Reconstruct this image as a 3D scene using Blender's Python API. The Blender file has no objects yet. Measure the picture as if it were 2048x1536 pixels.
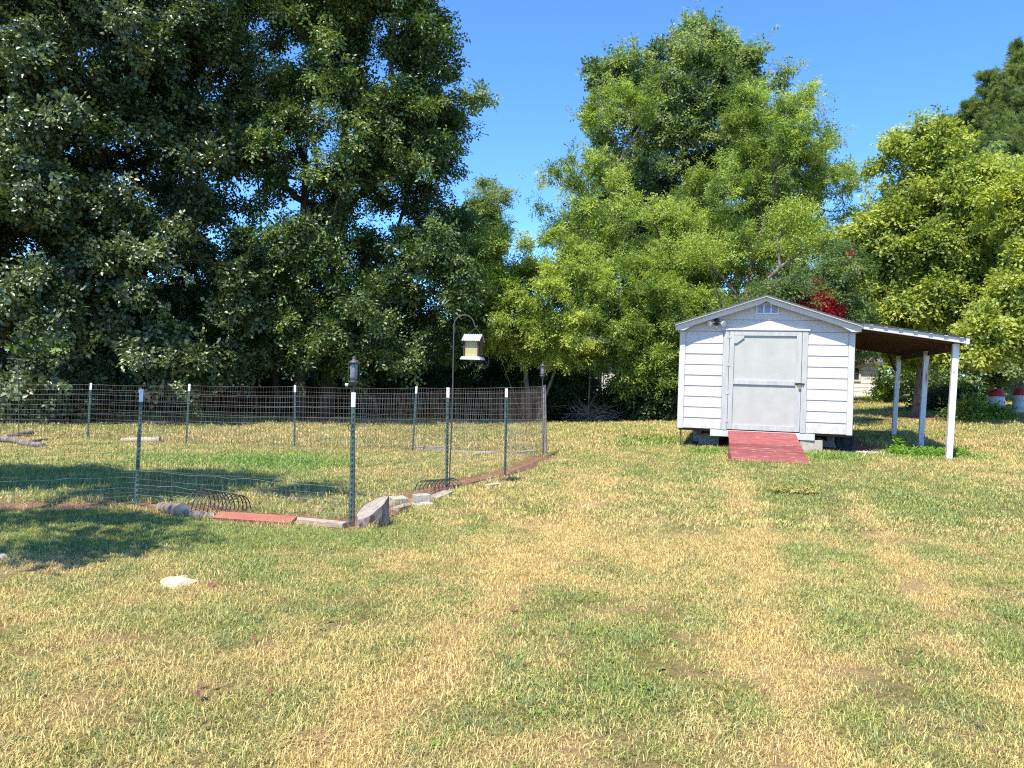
import bpy, math, random
import numpy as np
from mathutils import Vector, Matrix
R = math.radians
random.seed(7)
rng = np.random.default_rng(11)
sc = bpy.context.scene
col = sc.collection

# ------------------------------------------------------------------ camera
F_PX = 1538.0
CAM = np.array([0.0, 0.0, 1.40])
PITCH, ROLL = R(-0.15), R(1.75)
fw = np.array([0, math.cos(PITCH), math.sin(PITCH)])
u0 = np.array([0, -math.sin(PITCH), math.cos(PITCH)])
r0 = np.array([1.0, 0, 0])
CU = math.cos(ROLL) * u0 - math.sin(ROLL) * r0
CR = math.cos(ROLL) * r0 + math.sin(ROLL) * u0
cd = bpy.data.cameras.new('camera')
cam = bpy.data.objects.new('camera', cd)
col.objects.link(cam)
cam.matrix_world = Matrix(((CR[0], CU[0], -fw[0], CAM[0]), (CR[1], CU[1], -fw[1], CAM[1]),
                           (CR[2], CU[2], -fw[2], CAM[2]), (0, 0, 0, 1)))
cd.sensor_width = 36.0
cd.lens = F_PX / 2048 * 36
cd.clip_start = 0.05
cd.clip_end = 2000
sc.camera = cam

# ------------------------------------------------------------------ light
SUN_EL = R(60)
AZ = np.array([-0.55, -0.835]); AZ /= np.linalg.norm(AZ)
w = bpy.data.worlds.new('World'); sc.world = w; w.use_nodes = True
nt = w.node_tree
bg = nt.nodes['Background']
sky = nt.nodes.new('ShaderNodeTexSky')
sky.sky_type = 'NISHITA'; sky.sun_disc = False
sky.sun_elevation = SUN_EL; sky.sun_rotation = math.atan2(AZ[0], AZ[1]) % (2 * math.pi)
sky.air_density = 0.85; sky.dust_density = 0.0; sky.ozone_density = 4.5; sky.altitude = 300
hs = nt.nodes.new('ShaderNodeMix'); hs.data_type = 'RGBA'; hs.blend_type = 'MULTIPLY'
hs.inputs[0].default_value = 1.0
nt.links.new(sky.outputs[0], hs.inputs[6]); hs.inputs[7].default_value = (0.66, 1.0, 1.32, 1)
nt.links.new(hs.outputs[2], bg.inputs[0])
bg.inputs[1].default_value = 0.15
sd = bpy.data.lights.new('sun', 'SUN'); sun = bpy.data.objects.new('sun', sd); col.objects.link(sun)
sd.energy = 4.9; sd.angle = R(0.53); sd.color = (1.0, 0.93, 0.79)
dvec = Vector((AZ[0] * math.cos(SUN_EL), AZ[1] * math.cos(SUN_EL), math.sin(SUN_EL)))
sun.rotation_euler = dvec.to_track_quat('Z', 'Y').to_euler()
sun.location = (-10, -10, 30)
sc.view_settings.view_transform = 'Standard'
sc.view_settings.look = 'None'
sc.view_settings.gamma = 1.0
sc.view_settings.exposure = 0.84
sc.cycles.max_bounces = 6; sc.cycles.diffuse_bounces = 2; sc.cycles.glossy_bounces = 2
sc.cycles.transmission_bounces = 4; sc.cycles.transparent_max_bounces = 6
sc.cycles.use_denoising = False; sc.cycles.filter_width = 1.15
sc.cycles.sample_clamp_indirect = 4

# ------------------------------------------------------------------ measuring
def at(px, py, d):
    """point in the world at depth d seen at pixel px,py of the 2048 x 1536 photograph"""
    v = fw + CR * ((px - 1024) / F_PX) + CU * ((768 - py) / F_PX)
    return CAM + v * d
def proj(p):
    v = np.asarray(p) - CAM
    d = v @ fw
    return 1024 + F_PX * (v @ CR) / d, 768 - F_PX * (v @ CU) / d, d
# ground heights: thin-plate spline through surveyed spots
GP = [(-1.5, 7.3, 0), (-4, 8.2, 0), (-.85, 10, 0), (0, 11.7, 0), (.65, 14.7, .02), (-2, 15, 0), (-4.3, 15, 0), (-9, 15, 0),
      (0, 2, 0), (3, 5, 0), (-3, 3, 0), (5, 8, .06), (8, 8, .08), (3.7, 12.5, .18), (4.8, 12.3, .18), (3.1, 14.6, .27), (6.0, 13.7, .31),
      (7.55, 13.2, .28), (8.2, 15.3, .31), (9, 18, .42), (5, 18, .36), (12, 14, .45), (11.6, 22, .72), (14.5, 22, .88), (17, 36, 1.2), (26, 40, 1.5),
      (3.5, 27, .12), (0, 28, .06), (-10, 24, 0), (-16, 22, 0), (-30, 30, 0), (0, -8, 0), (-15, 0, 0), (15, 0, .1),
      (-60, 60, 0), (0, 60, .2), (60, 60, 2.0), (-80, -40, 0), (80, -40, .3), (20, 20, 1.1), (-20, 100, 0), (60, 110, 2.2)]
GP = np.array(GP, float)
def _tps(r2):
    return 0.5 * r2 * np.log(r2 + 1e-9)
def _fit():
    n = len(GP)
    d2 = ((GP[:, None, :2] - GP[None, :, :2]) ** 2).sum(-1)
    A = np.zeros((n + 3, n + 3)); A[:n, :n] = _tps(d2) + np.eye(n) * 3.0
    A[:n, n] = 1; A[:n, n + 1:] = GP[:, :2]; A[n, :n] = 1; A[n + 1:, :n] = GP[:, :2].T
    b = np.zeros(n + 3); b[:n] = GP[:, 2]
    return np.linalg.solve(A, b)
_W = _fit()
def gz(x, y):
    x = np.clip(np.asarray(x, float), -80, 80); y = np.clip(np.asarray(y, float), -40, 110)
    sh = x.shape; x = x.ravel(); y = y.ravel()
    out = np.full(x.shape, _W[len(GP)]) + _W[-2] * x + _W[-1] * y
    for i in range(len(GP)):
        out += _W[i] * _tps((x - GP[i, 0]) ** 2 + (y - GP[i, 1]) ** 2)
    return out.reshape(sh)
def G(px, py):
    v = fw + CR * ((px - 1024) / F_PX) + CU * ((768 - py) / F_PX)
    d = 10.0
    for d in np.arange(2, 60, .05):
        p = CAM + v * d
        if p[2] < float(gz(p[0], p[1])): break
    return p

# ------------------------------------------------------------------ value noise
_L = rng.random((256, 256))
def vnoise(x, y):
    xi = np.floor(x).astype(int); yi = np.floor(y).astype(int)
    fx = x - xi; fy = y - yi
    fx = fx * fx * (3 - 2 * fx); fy = fy * fy * (3 - 2 * fy)
    a = _L[xi % 256, yi % 256]; b = _L[(xi + 1) % 256, yi % 256]
    c = _L[xi % 256, (yi + 1) % 256]; d = _L[(xi + 1) % 256, (yi + 1) % 256]
    return (a * (1 - fx) + b * fx) * (1 - fy) + (c * (1 - fx) + d * fx) * fy
def fbm(x, y, o=4):
    s = 0; a = .5; t = 0
    for k in range(o):
        s = s + a * vnoise(x * 2 ** k + 17.3 * k, y * 2 ** k - 9.1 * k); t += a; a *= .55
    return s / t

# ------------------------------------------------------------------ materials
def mat(name, c1, c2=None, scale=8.0, rough=.7, bump=0.0, bscale=None, stretch=(1, 1, 1), metal=0.0, spec=.4, lo=.35, hi=.65,
        c3=None, s3=30.0, t3=(.6, .7), coord='Object', detail=6):
    m = bpy.data.materials.new(name); m.use_nodes = True
    n = m.node_tree; b = n.nodes['Principled BSDF']
    b.inputs['Roughness'].default_value = rough; b.inputs['Metallic'].default_value = metal
    b.inputs['Specular IOR Level'].default_value = spec
    b.inputs['Base Color'].default_value = (*c1, 1)
    tc = n.nodes.new('ShaderNodeTexCoord'); mp = n.nodes.new('ShaderNodeMapping')
    mp.inputs['Scale'].default_value = stretch
    n.links.new(tc.outputs[coord], mp.inputs[0])
    last = None
    if c2 is not None:
        no = n.nodes.new('ShaderNodeTexNoise'); no.inputs['Scale'].default_value = scale; no.inputs['Detail'].default_value = detail
        n.links.new(mp.outputs[0], no.inputs[0])
        rp = n.nodes.new('ShaderNodeValToRGB'); rp.color_ramp.elements[0].position = lo; rp.color_ramp.elements[1].position = hi
        rp.color_ramp.elements[0].color = (*c1, 1); rp.color_ramp.elements[1].color = (*c2, 1)
        n.links.new(no.outputs[0], rp.inputs[0]); last = rp.outputs[0]
    if c3 is not None:
        no = n.nodes.new('ShaderNodeTexNoise'); no.inputs['Scale'].default_value = s3; no.inputs['Detail'].default_value = 8
        n.links.new(mp.outputs[0], no.inputs[0])
        mr = n.nodes.new('ShaderNodeMapRange'); mr.inputs[1].default_value = t3[0]; mr.inputs[2].default_value = t3[1]
        n.links.new(no.outputs[0], mr.inputs[0])
        mx = n.nodes.new('ShaderNodeMix'); mx.data_type = 'RGBA'
        n.links.new(mr.outputs[0], mx.inputs[0])
        if last is not None: n.links.new(last, mx.inputs[6])
        else: mx.inputs[6].default_value = (*c1, 1)
        mx.inputs[7].default_value = (*c3, 1); last = mx.outputs[2]
    if last is not None: n.links.new(last, b.inputs['Base Color'])
    if bump:
        no = n.nodes.new('ShaderNodeTexNoise'); no.inputs['Scale'].default_value = bscale or scale * 3; no.inputs['Detail'].default_value = 8
        n.links.new(mp.outputs[0], no.inputs[0])
        bp = n.nodes.new('ShaderNodeBump'); bp.inputs['Strength'].default_value = bump; bp.inputs['Distance'].default_value = .01
        n.links.new(no.outputs[0], bp.inputs['Height']); n.links.new(bp.outputs[0], b.inputs['Normal'])
    return m

def leaf_mat(name, ca, cb, cc, trans=.35, rough=.5, spec=.35, tint=(1.06, 1.06, .40)):
    """per-leaf attribute 'tone' picks between three colours; light passes through the leaf"""
    m = bpy.data.materials.new(name); m.use_nodes = True
    n = m.node_tree; b = n.nodes['Principled BSDF']; out = n.nodes['Material Output']
    at_ = n.nodes.new('ShaderNodeAttribute'); at_.attribute_name = 'tone'
    rp = n.nodes.new('ShaderNodeValToRGB'); e = rp.color_ramp.elements
    e[0].color = (*ca, 1); e[0].position = .0; e[1].color = (*cc, 1); e[1].position = 1.0
    k = e.new(.5); k.color = (*cb, 1)
    ai = n.nodes.new('ShaderNodeAttribute'); ai.attribute_name = 'itone'; ai.attribute_type = 'INSTANCER'
    ad = n.nodes.new('ShaderNodeMath'); ad.operation = 'ADD'; ad.use_clamp = True
    n.links.new(at_.outputs['Fac'], ad.inputs[0]); n.links.new(ai.outputs['Fac'], ad.inputs[1])
    n.links.new(ad.outputs[0], rp.inputs[0]); n.links.new(rp.outputs[0], b.inputs['Base Color'])
    b.inputs['Roughness'].default_value = rough; b.inputs['Specular IOR Level'].default_value = spec
    tr = n.nodes.new('ShaderNodeBsdfTranslucent')
    mu = n.nodes.new('ShaderNodeMix'); mu.data_type = 'RGBA'; mu.blend_type = 'MULTIPLY'; mu.inputs[0].default_value = 1
    n.links.new(rp.outputs[0], mu.inputs[6]); mu.inputs[7].default_value = (tint[0] * 1.6, tint[1] * 1.6, tint[2] * 1.6, 1)
    n.links.new(mu.outputs[2], tr.inputs[0])
    mx = n.nodes.new('ShaderNodeMixShader'); mx.inputs[0].default_value = trans
    n.links.new(b.outputs[0], mx.inputs[1]); n.links.new(tr.outputs[0], mx.inputs[2]); n.links.new(mx.outputs[0], out.inputs[0])
    return m

M = {}
M['siding'] = mat('siding_paint', (.545, .51, .485), (.61, .575, .545), 5, .6, .35, 26, (1, 1, 9), c3=(.58, .57, .62), s3=5, t3=(.58, .8))
def dirty(m, z0, z1, amt=.7):
    n = m.node_tree; b = n.nodes['Principled BSDF']; src = b.inputs['Base Color'].links[0].from_socket
    g = n.nodes.new('ShaderNodeNewGeometry'); sp = n.nodes.new('ShaderNodeSeparateXYZ'); n.links.new(g.outputs['Position'], sp.inputs[0])
    mr = n.nodes.new('ShaderNodeMapRange'); mr.inputs[1].default_value = z0; mr.inputs[2].default_value = z1; mr.inputs[3].default_value = amt; mr.inputs[4].default_value = 0.0
    n.links.new(sp.outputs[2], mr.inputs[0])
    no = n.nodes.new('ShaderNodeTexNoise'); no.inputs['Scale'].default_value = 9; no.inputs['Detail'].default_value = 8; no.inputs['Roughness'].default_value = .75
    n.links.new(g.outputs['Position'], no.inputs[0])
    r2 = n.nodes.new('ShaderNodeMapRange'); r2.inputs[1].default_value = .42; r2.inputs[2].default_value = .7; n.links.new(no.outputs[0], r2.inputs[0])
    mu = n.nodes.new('ShaderNodeMath'); mu.operation = 'MULTIPLY'; n.links.new(mr.outputs[0], mu.inputs[0]); n.links.new(r2.outputs[0], mu.inputs[1])
    mx = n.nodes.new('ShaderNodeMix'); mx.data_type = 'RGBA'; n.links.new(mu.outputs[0], mx.inputs[0]); n.links.new(src, mx.inputs[6]); mx.inputs[7].default_value = (.25, .17, .11, 1)
    n.links.new(mx.outputs[2], b.inputs['Base Color'])
def vary(m, lo, hi):
    """each board a slightly different shade"""
    n = m.node_tree; b = n.nodes['Principled BSDF']; src = b.inputs['Base Color'].links[0].from_socket
    oi = n.nodes.new('ShaderNodeObjectInfo'); mr = n.nodes.new('ShaderNodeMapRange'); mr.inputs[3].default_value = lo; mr.inputs[4].default_value = hi
    n.links.new(oi.outputs['Random'], mr.inputs[0]); cb = n.nodes.new('ShaderNodeCombineColor')
    for k in range(3): n.links.new(mr.outputs[0], cb.inputs[k])
    mu = n.nodes.new('ShaderNodeMix'); mu.data_type = 'RGBA'; mu.blend_type = 'MULTIPLY'; mu.inputs[0].default_value = 1
    n.links.new(src, mu.inputs[6]); n.links.new(cb.outputs[0], mu.inputs[7]); n.links.new(mu.outputs[2], b.inputs['Base Color'])
vary(M['siding'], .93, 1.05)
dirty(M['siding'], .60, 1.0)
M['trim'] = mat('white_trim_paint', (.62, .59, .555), (.54, .52, .49), 6, .55, .2, 40, (3, 3, .6))
M['door'] = mat('grey_door_paint', (.41, .405, .365), (.46, .455, .41), 4, .6, .04, 40, c3=(.44, .45, .42), s3=3, t3=(.5, .9))
M['doorframe'] = mat('grey_frame_paint', (.40, .40, .38), (.48, .475, .45), 6, .6, .2, 40, (3, 3, .6))
M['redpaint'] = mat('faded_red_paint', (.21, .042, .045), (.31, .085, .08), 4, .7, .5, 30, (1, 7, 7), c3=(.42, .30, .27), s3=6, t3=(.60, .70))
M['redplank'] = mat('brick_red_plank_paint', (.30, .10, .07), (.36, .13, .095), 5, .6, .2, 40, (1, 6, 6))
vary(M['redpaint'], .72, 1.15)
M['shingle'] = mat('dark_shingle', (.09, .085, .08), (.17, .155, .14), 60, .95, .4, 120)
M['metalroof'] = mat('galvanised_roof', (.42, .43, .44), (.60, .61, .62), 3, .35, .1, 20, metal=.6)
M['rawwood'] = mat('brown_lumber', (.06, .032, .018), (.10, .052, .027), 5, .8, .3, 30, (8, 1, 8))
M['weathered'] = mat('weathered_wood', (.30, .235, .18), (.46, .38, .30), 6, .85, .5, 30, (1.2, 6, 6), c3=(.14, .10, .08), s3=7, t3=(.6, .72))
M['palewood'] = mat('pale_cut_wood', (.42, .33, .26), (.50, .42, .35), 10, .8, .3, 50, c3=(.30, .22, .17), s3=9, t3=(.58, .75))
M['bark'] = mat('grey_bark', (.14, .11, .09), (.27, .225, .19), 7, .95, 1.0, 16, (3, 3, .7), c3=(.07, .05, .04), s3=10, t3=(.5, .65))
M['stumpbark'] = mat('stump_bark', (.20, .14, .12), (.38, .30, .26), 16, .95, 1.0, 40, (1, 1, .25), c3=(.09, .05, .04), s3=24, t3=(.5, .6))
M['darkbark'] = mat('dark_bark', (.045, .036, .028), (.09, .075, .06), 7, .95, .9, 16, (3, 3, .6))
M['concrete'] = mat('concrete', (.36, .33, .27), (.50, .46, .38), 14, .95, .5, 70, c3=(.27, .24, .20), s3=6, t3=(.58, .72))
M['stone'] = mat('pale_limestone', (.46, .38, .25), (.56, .47, .33), 10, .9, .5, 40)
M['tpost'] = mat('green_post_paint', (.04, .075, .065), (.075, .125, .11), 14, .55, .2, 60, c3=(.20, .22, .2), s3=50, t3=(.62, .68))
M['brownpost'] = mat('rusted_post', (.09, .055, .04), (.16, .15, .13), 12, .7, .2, 60)
M['ptop'] = mat('white_post_tip', (.80, .80, .80), (.70, .72, .73), 30, .5, .1, 60, c3=(.35, .36, .36), s3=60, t3=(.66, .70))
M['wire'] = mat('fence_wire', (.28, .27, .245), (.20, .125, .085), 1.6, .5, 0, metal=.3, lo=.42, hi=.58)
M['wiregalv'] = mat('new_galvanised_wire', (.42, .43, .42), (.30, .30, .28), 3, .4, 0, metal=.4)
M['black'] = mat('black_metal', (.022, .022, .024), (.04, .038, .036), 20, .45, .1, 80, spec=.5)
M['hookmetal'] = mat('dark_grey_metal', (.055, .058, .062), (.09, .085, .08), 20, .5, .1, 60)
M['frost'] = mat('frosted_glass', (.13, .15, .17), (.19, .21, .23), 12, .25, 0, spec=.6)
M['whiteplastic'] = mat('white_plastic', (.62, .62, .60), (.72, .72, .70), 20, .4, 0)
M['seed'] = mat('seed_behind_plastic', (.44, .38, .16), (.50, .45, .26), 60, .45, .3, 200, c3=(.34, .27, .12), s3=120, t3=(.55, .7))
M['tin'] = mat('corrugated_tin', (.42, .42, .44), (.54, .54, .56), 10, .4, 0, metal=.2)
M['ventblue'] = mat('pale_blue_vent', (.42, .52, .68), (.52, .62, .76), 10, .4, 0)
M['brass'] = mat('brass', (.55, .38, .12), (.45, .30, .10), 30, .35, 0, metal=.8)
M['rubber'] = mat('black_rubber', (.018, .018, .018), (.03, .03, .03), 30, .8, .2, 90)
M['redplastic'] = mat('red_plastic', (.50, .03, .03), (.38, .03, .03), 8, .5, 0)
M['housewall'] = mat('house_vinyl_siding', (.62, .60, .56), (.70, .68, .64), 3, .6, .05, 20)
M['glassdark'] = mat('dark_window_glass', (.02, .025, .03), None, rough=.08, spec=.8)
M['straw'] = mat('dry_stems', (.36, .27, .15), (.22, .15, .09), 8, .9, 0)
M['brush'] = mat('dead_branches', (.30, .18, .12), (.46, .34, .25), 3, .9, 0)
M['deadleaf'] = mat('dead_leaf_brown', (.16, .075, .04), (.26, .14, .07), 12, .8, 0)
M['gravel'] = mat('gravel_stone', (.34, .30, .25), (.50, .45, .38), 20, .9, .3, 60, coord='Generated')
M['red_flower'] = mat('crimson_petals', (.42, .012, .03), (.60, .03, .06), 3, .7, 0)

# ------------------------------------------------------------------ mesh builder
class MB:
    def __init__(s): s.v = []; s.f = []; s.sm = []
    def add(s, vs, fs, smooth=False):
        o = len(s.v); s.v += [tuple(map(float, v)) for v in vs]
        for f in fs: s.f.append([o + i for i in f]); s.sm.append(smooth)
    def box(s, x0, x1, y0, y1, z0, z1):
        v = [(x0, y0, z0), (x1, y0, z0), (x1, y1, z0), (x0, y1, z0), (x0, y0, z1), (x1, y0, z1), (x1, y1, z1), (x0, y1, z1)]
        s.add(v, [(0, 3, 2, 1), (4, 5, 6, 7), (0, 1, 5, 4), (1, 2, 6, 5), (2, 3, 7, 6), (3, 0, 4, 7)])
    def prism(s, poly, y0, y1):
        """poly in XZ extruded along Y"""
        n = len(poly)
        v = [(x, y0, z) for x, z in poly] + [(x, y1, z) for x, z in poly]
        s.add(v, [tuple(range(n)), tuple(range(2 * n - 1, n - 1, -1))] + [(i, i + n, (i + 1) % n + n, (i + 1) % n) for i in range(n)])
    def tube(s, pts, rad, sides=6, smooth=True, caps=True):
        P = np.array(pts, float); n = len(P)
        if np.isscalar(rad): rad = [rad] * n
        T = np.gradient(P, axis=0); T /= np.linalg.norm(T, axis=1)[:, None] + 1e-12
        ref = np.array([0, 0, 1.0]) if abs(T[0][2]) < .8 else np.array([1.0, 0, 0])
        vs = []
        u = np.cross(ref, T[0]); u /= np.linalg.norm(u)
        for i in range(n):
            u = u - T[i] * (u @ T[i]); u /= np.linalg.norm(u) + 1e-12
            w_ = np.cross(T[i], u)
            for k in range(sides):
                a = 2 * math.pi * k / sides
                vs.append(P[i] + (u * math.cos(a) + w_ * math.sin(a)) * rad[i])
        fs = []
        for i in range(n - 1):
            for k in range(sides):
                a = i * sides + k; b = i * sides + (k + 1) % sides
                fs.append((a, b, b + sides, a + sides))
        s.add(vs, fs, smooth)
        if caps and sides > 3:
            s.add(vs[:sides], [tuple(range(sides - 1, -1, -1))]); s.add(vs[-sides:], [tuple(range(sides))])
    def lathe(s, prof, sides=16, c=(0, 0, 0), smooth=True):
        vs = []; n = len(prof)
        for r, z in prof:
            for k in range(sides):
                a = 2 * math.pi * k / sides
                vs.append((c[0] + r * math.cos(a), c[1] + r * math.sin(a), c[2] + z))
        fs = []
        for i in range(n - 1):
            for k in range(sides):
                a = i * sides + k; b = i * sides + (k + 1) % sides
                fs.append((a, b, b + sides, a + sides))
        s.add(vs, fs, smooth)
        s.add(vs[:sides], [tuple(range(sides - 1, -1, -1))]); s.add(vs[-sides:], [tuple(range(sides))])
    def mesh(s, name, m):
        me = bpy.data.meshes.new(name); me.from_pydata(s.v, [], s.f)
        me.polygons.foreach_set('use_smooth', s.sm)
        if m: me.materials.append(m)
        me.update(); return me
    def build(s, name, m, parent=None, loc=None, rot=None, bevel=0):
        o = bpy.data.objects.new(name, s.mesh(name, m)); col.objects.link(o)
        if parent is not None: o.parent = parent
        if loc is not None: o.location = loc
        if rot is not None: o.rotation_euler = rot
        if bevel:
            b = o.modifiers.new('bevel', 'BEVEL'); b.width = bevel; b.segments = 1; b.limit_method = 'ANGLE'
        return o
def tag(o, label=None, cat=None, group=None, kind=None):
    if label: o['label'] = label
    if cat: o['category'] = cat
    if group: o['group'] = group
    if kind: o['kind'] = kind
    return o
def empty(name, loc=(0, 0, 0), rz=0, label=None, cat=None, group=None):
    o = bpy.data.objects.new(name, None); col.objects.link(o)
    o.location = loc; o.rotation_euler = (0, 0, rz); o.empty_display_size = .1
    return tag(o, label, cat, group)
def arrays_mesh(name, V, Fc, mats, attrs=None, smooth=False, k=4):
    me = bpy.data.meshes.new(name); nf = len(Fc)
    me.vertices.add(len(V)); me.vertices.foreach_set('co', V.astype(np.float32).ravel())
    me.loops.add(nf * k); me.loops.foreach_set('vertex_index', Fc.astype(np.int32).ravel())
    me.polygons.add(nf); me.polygons.foreach_set('loop_start', np.arange(0, nf * k, k, dtype=np.int32))
    try: me.polygons.foreach_set('loop_total', np.full(nf, k, dtype=np.int32))
    except Exception: pass
    if smooth: me.polygons.foreach_set('use_smooth', np.ones(nf, bool))
    for nm, (dom, arr) in (attrs or {}).items():
        a = me.attributes.new(nm, 'FLOAT', dom); a.data.foreach_set('value', arr.astype(np.float32))
    for m in mats: me.materials.append(m)
    me.update(calc_edges=True); return me

# ------------------------------------------------------------------ ground
fence_line = [G(-260, 1040), G(0, 1013), G(272, 1010), G(701, 1050), G(893, 973), G(1010, 948), G(1090, 912)]
soil_segs = [(np.array(a[:2]), np.array(b[:2])) for a, b in zip(fence_line[:-1], fence_line[1:])]
def segdist(x, y, a, b):
    ab = b - a; t = np.clip(((x - a[0]) * ab[0] + (y - a[1]) * ab[1]) / (ab @ ab), 0, 1)
    return np.hypot(x - a[0] - t * ab[0], y - a[1] - t * ab[1])
def gw(px, py): p = G(px, py); return float(p[0]), float(p[1])
_ell = {k: gw(*k) for k in [(540, 925), (1310, 882), (1430, 905), (1650, 915), (1840, 912), (1300, 990), (1900, 1000), (1750, 1010), (1150, 1100), (900, 1120),
                            (1500, 1230), (1620, 1330), (200, 1065), (90, 960), (480, 1085), (1890, 1300), (1560, 1090), (1000, 1240), (1400, 1400)]}
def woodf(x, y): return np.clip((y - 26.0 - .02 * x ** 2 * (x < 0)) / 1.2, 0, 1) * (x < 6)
def blob(x, y, k, rx, ry):
    cx, cy = _ell[k]; return np.exp(-(((x - cx) / rx) ** 2 + ((y - cy) / ry) ** 2))
_tr = [[gw(1700, 985), gw(1790, 1120), gw(1900, 1290), gw(2048, 1420)], [gw(1470, 960), gw(1520, 1080), gw(1545, 1250), gw(1600, 1536)], [gw(1230, 940), gw(1090, 1120), gw(860, 1350), gw(640, 1536)],
       [gw(1925, 880), gw(1990, 905), gw(2080, 940)]]
def fields(x, y):
    """dry: 0 green .. 1 straw, soil: bare earth, lush: bright green"""
    n1 = fbm(x * .55 + 3, y * .42 + 8, 4); n2 = fbm(x * 3.4 + 31, y * 2.8 + 2, 4); n3 = fbm(x * .2 + 60, y * .16 + 50, 2)
    dry = .49 + (n1 - .5) * .75 + (n2 - .5) * 1.45 + (n3 - .5) * .4
    for k, rx, ry, a in [((1900, 1000), 2.2, 1.6, -.30), ((1750, 1010), 1.8, 1.2, -.25), ((1300, 990), 2, 1.6, .12), ((1150, 1100), 1.4, 1.2, .25),
                         ((900, 1120), 1.2, .8, .35), ((1500, 1230), .8, .5, .25), ((1620, 1330), .5, .35, .5), ((1890, 1300), .9, .6, -.35), ((1560, 1090), .8, 1, -.25),
                         ((200, 1065), 3, .8, -.45), ((90, 960), 3, 1.5, -.45), ((480, 1085), 1.6, .5, -.4), ((1000, 1240), .9, .5, -.1), ((1400, 1400), .6, .35, -.25)]:
        dry = dry + a * blob(x, y, k, rx, ry)
    for t in _tr:
        for a, b in zip(t[:-1], t[1:]):
            dry = dry + .6 * (.5 + n2) * np.exp(-(segdist(x, y, np.array(a), np.array(b)) / .17) ** 2)
    lush = np.zeros_like(x)
    for k, rx, ry in [((540, 925), 1.6, 1.0), ((1310, 882), .8, .8), ((1430, 905), .5, .45), ((1650, 915), .7, .4), ((1840, 912), 1.1, .5)]:
        lush = np.maximum(lush, blob(x, y, k, rx, ry))
    dry = dry - lush * .9
    soil = np.zeros_like(x)
    for i, (a, b) in enumerate(soil_segs):
        wd = .28 if i < 3 else (.28 if i == 3 else .34)
        soil = np.maximum(soil, np.exp(-(segdist(x, y, a, b) / wd) ** 2) * (1.0 if i else .8))
    soil = soil * (.55 + 1.1 * n2)
    soil = np.maximum(soil, np.exp(-(segdist(x, y, np.array([10.4, 21.9]), np.array([16.5, 21.6])) / .55) ** 2) * (.5 + n2))
    # earth under the shed, the lean-to and below the big trees
    lx, ly = shed_local(x, y)
    soil = np.maximum(soil, ((lx > .05) & (lx < 3.4 + .5 * n2) & (ly > .15) & (ly < 5)).astype(float) * .9)
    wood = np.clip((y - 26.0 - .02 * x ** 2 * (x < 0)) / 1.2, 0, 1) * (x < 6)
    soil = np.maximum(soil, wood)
    return np.clip(dry, 0, 1), np.clip(soil, 0, 1), np.clip(lush, 0, 1)

SH_ANG = R(-16.5)
SH0 = at(1355, 854, 14.57)
ca, sa = math.cos(SH_ANG), math.sin(SH_ANG)
def shed_local(x, y):
    dx, dy = x - SH0[0], y - SH0[1]
    return dx * ca + dy * sa, -dx * sa + dy * ca
def shed_world(X, Y, Z=0.0):
    return np.array([SH0[0] + X * ca - Y * sa, SH0[1] + X * sa + Y * ca, SH0[2] + Z])

xs = np.concatenate([-np.geomspace(500, 15, 26)[:-1], np.arange(-15, -7, .3), np.arange(-7, 10, .11), np.arange(10, 18, .3), np.geomspace(18, 500, 26)])
ys = np.concatenate([[-200, -100, -50, -25, -12, -6, -3, 0], np.arange(1, 17, .11), np.arange(17, 34, .3), np.geomspace(34, 700, 28)])
X, Y = np.meshgrid(xs, ys)
Z = gz(X, Y)
dry, soil, lush = fields(X, Y)
Z = Z + (fbm(X * 3, Y * 3, 3) - .5) * .02 - soil * .018 * (Y < 20)
V = np.stack([X.ravel(), Y.ravel(), Z.ravel()], 1)
nx, ny = len(xs), len(ys)
i0 = (np.arange(ny - 1)[:, None] * nx + np.arange(nx - 1)[None]).ravel()
Fc = np.stack([i0, i0 + 1, i0 + nx + 1, i0 + nx], 1)
gm = bpy.data.materials.new('lawn_ground'); gm.use_nodes = True
n = gm.node_tree; b = n.nodes['Principled BSDF']; b.inputs['Roughness'].default_value = .95; b.inputs['Specular IOR Level'].default_value = .1
def nd(t, **k):
    x = n.nodes.new(t)
    for a, v in k.items(): setattr(x, a, v)
    return x
def attr(nm, typ='GEOMETRY'):
    a = n.nodes.new('ShaderNodeAttribute'); a.attribute_name = nm; a.attribute_type = typ; return a.outputs['Fac']
def mixc(f, c1, c2):
    x = n.nodes.new('ShaderNodeMix'); x.data_type = 'RGBA'
    if isinstance(f, (int, float)): x.inputs[0].default_value = f
    else: n.links.new(f, x.inputs[0])
    for i, c in ((6, c1), (7, c2)):
        if isinstance(c, tuple): x.inputs[i].default_value = (*c, 1)
        else: n.links.new(c, x.inputs[i])
    return x.outputs[2]
def math_(op, a, bb, clamp=False):
    x = n.nodes.new('ShaderNodeMath'); x.operation = op; x.use_clamp = clamp
    for i, c in enumerate((a, bb)):
        if isinstance(c, (int, float)): x.inputs[i].default_value = c
        else: n.links.new(c, x.inputs[i])
    return x.outputs[0]
geo = nd('ShaderNodeNewGeometry')
def pnoise(scale, detail=6, rough=.6):
    x = n.nodes.new('ShaderNodeTexNoise'); x.inputs['Scale'].default_value = scale; x.inputs['Detail'].default_value = detail; x.inputs['Roughness'].default_value = rough
    n.links.new(geo.outputs['Position'], x.inputs[0]); return x.outputs[0]
gr = math_('ADD', attr('dry'), math_('MULTIPLY', math_('SUBTRACT', pnoise(14, 8, .75), .5), 1.6), True)
base = mixc(gr, (.17, .15, .05), (.40, .28, .13))
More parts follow.
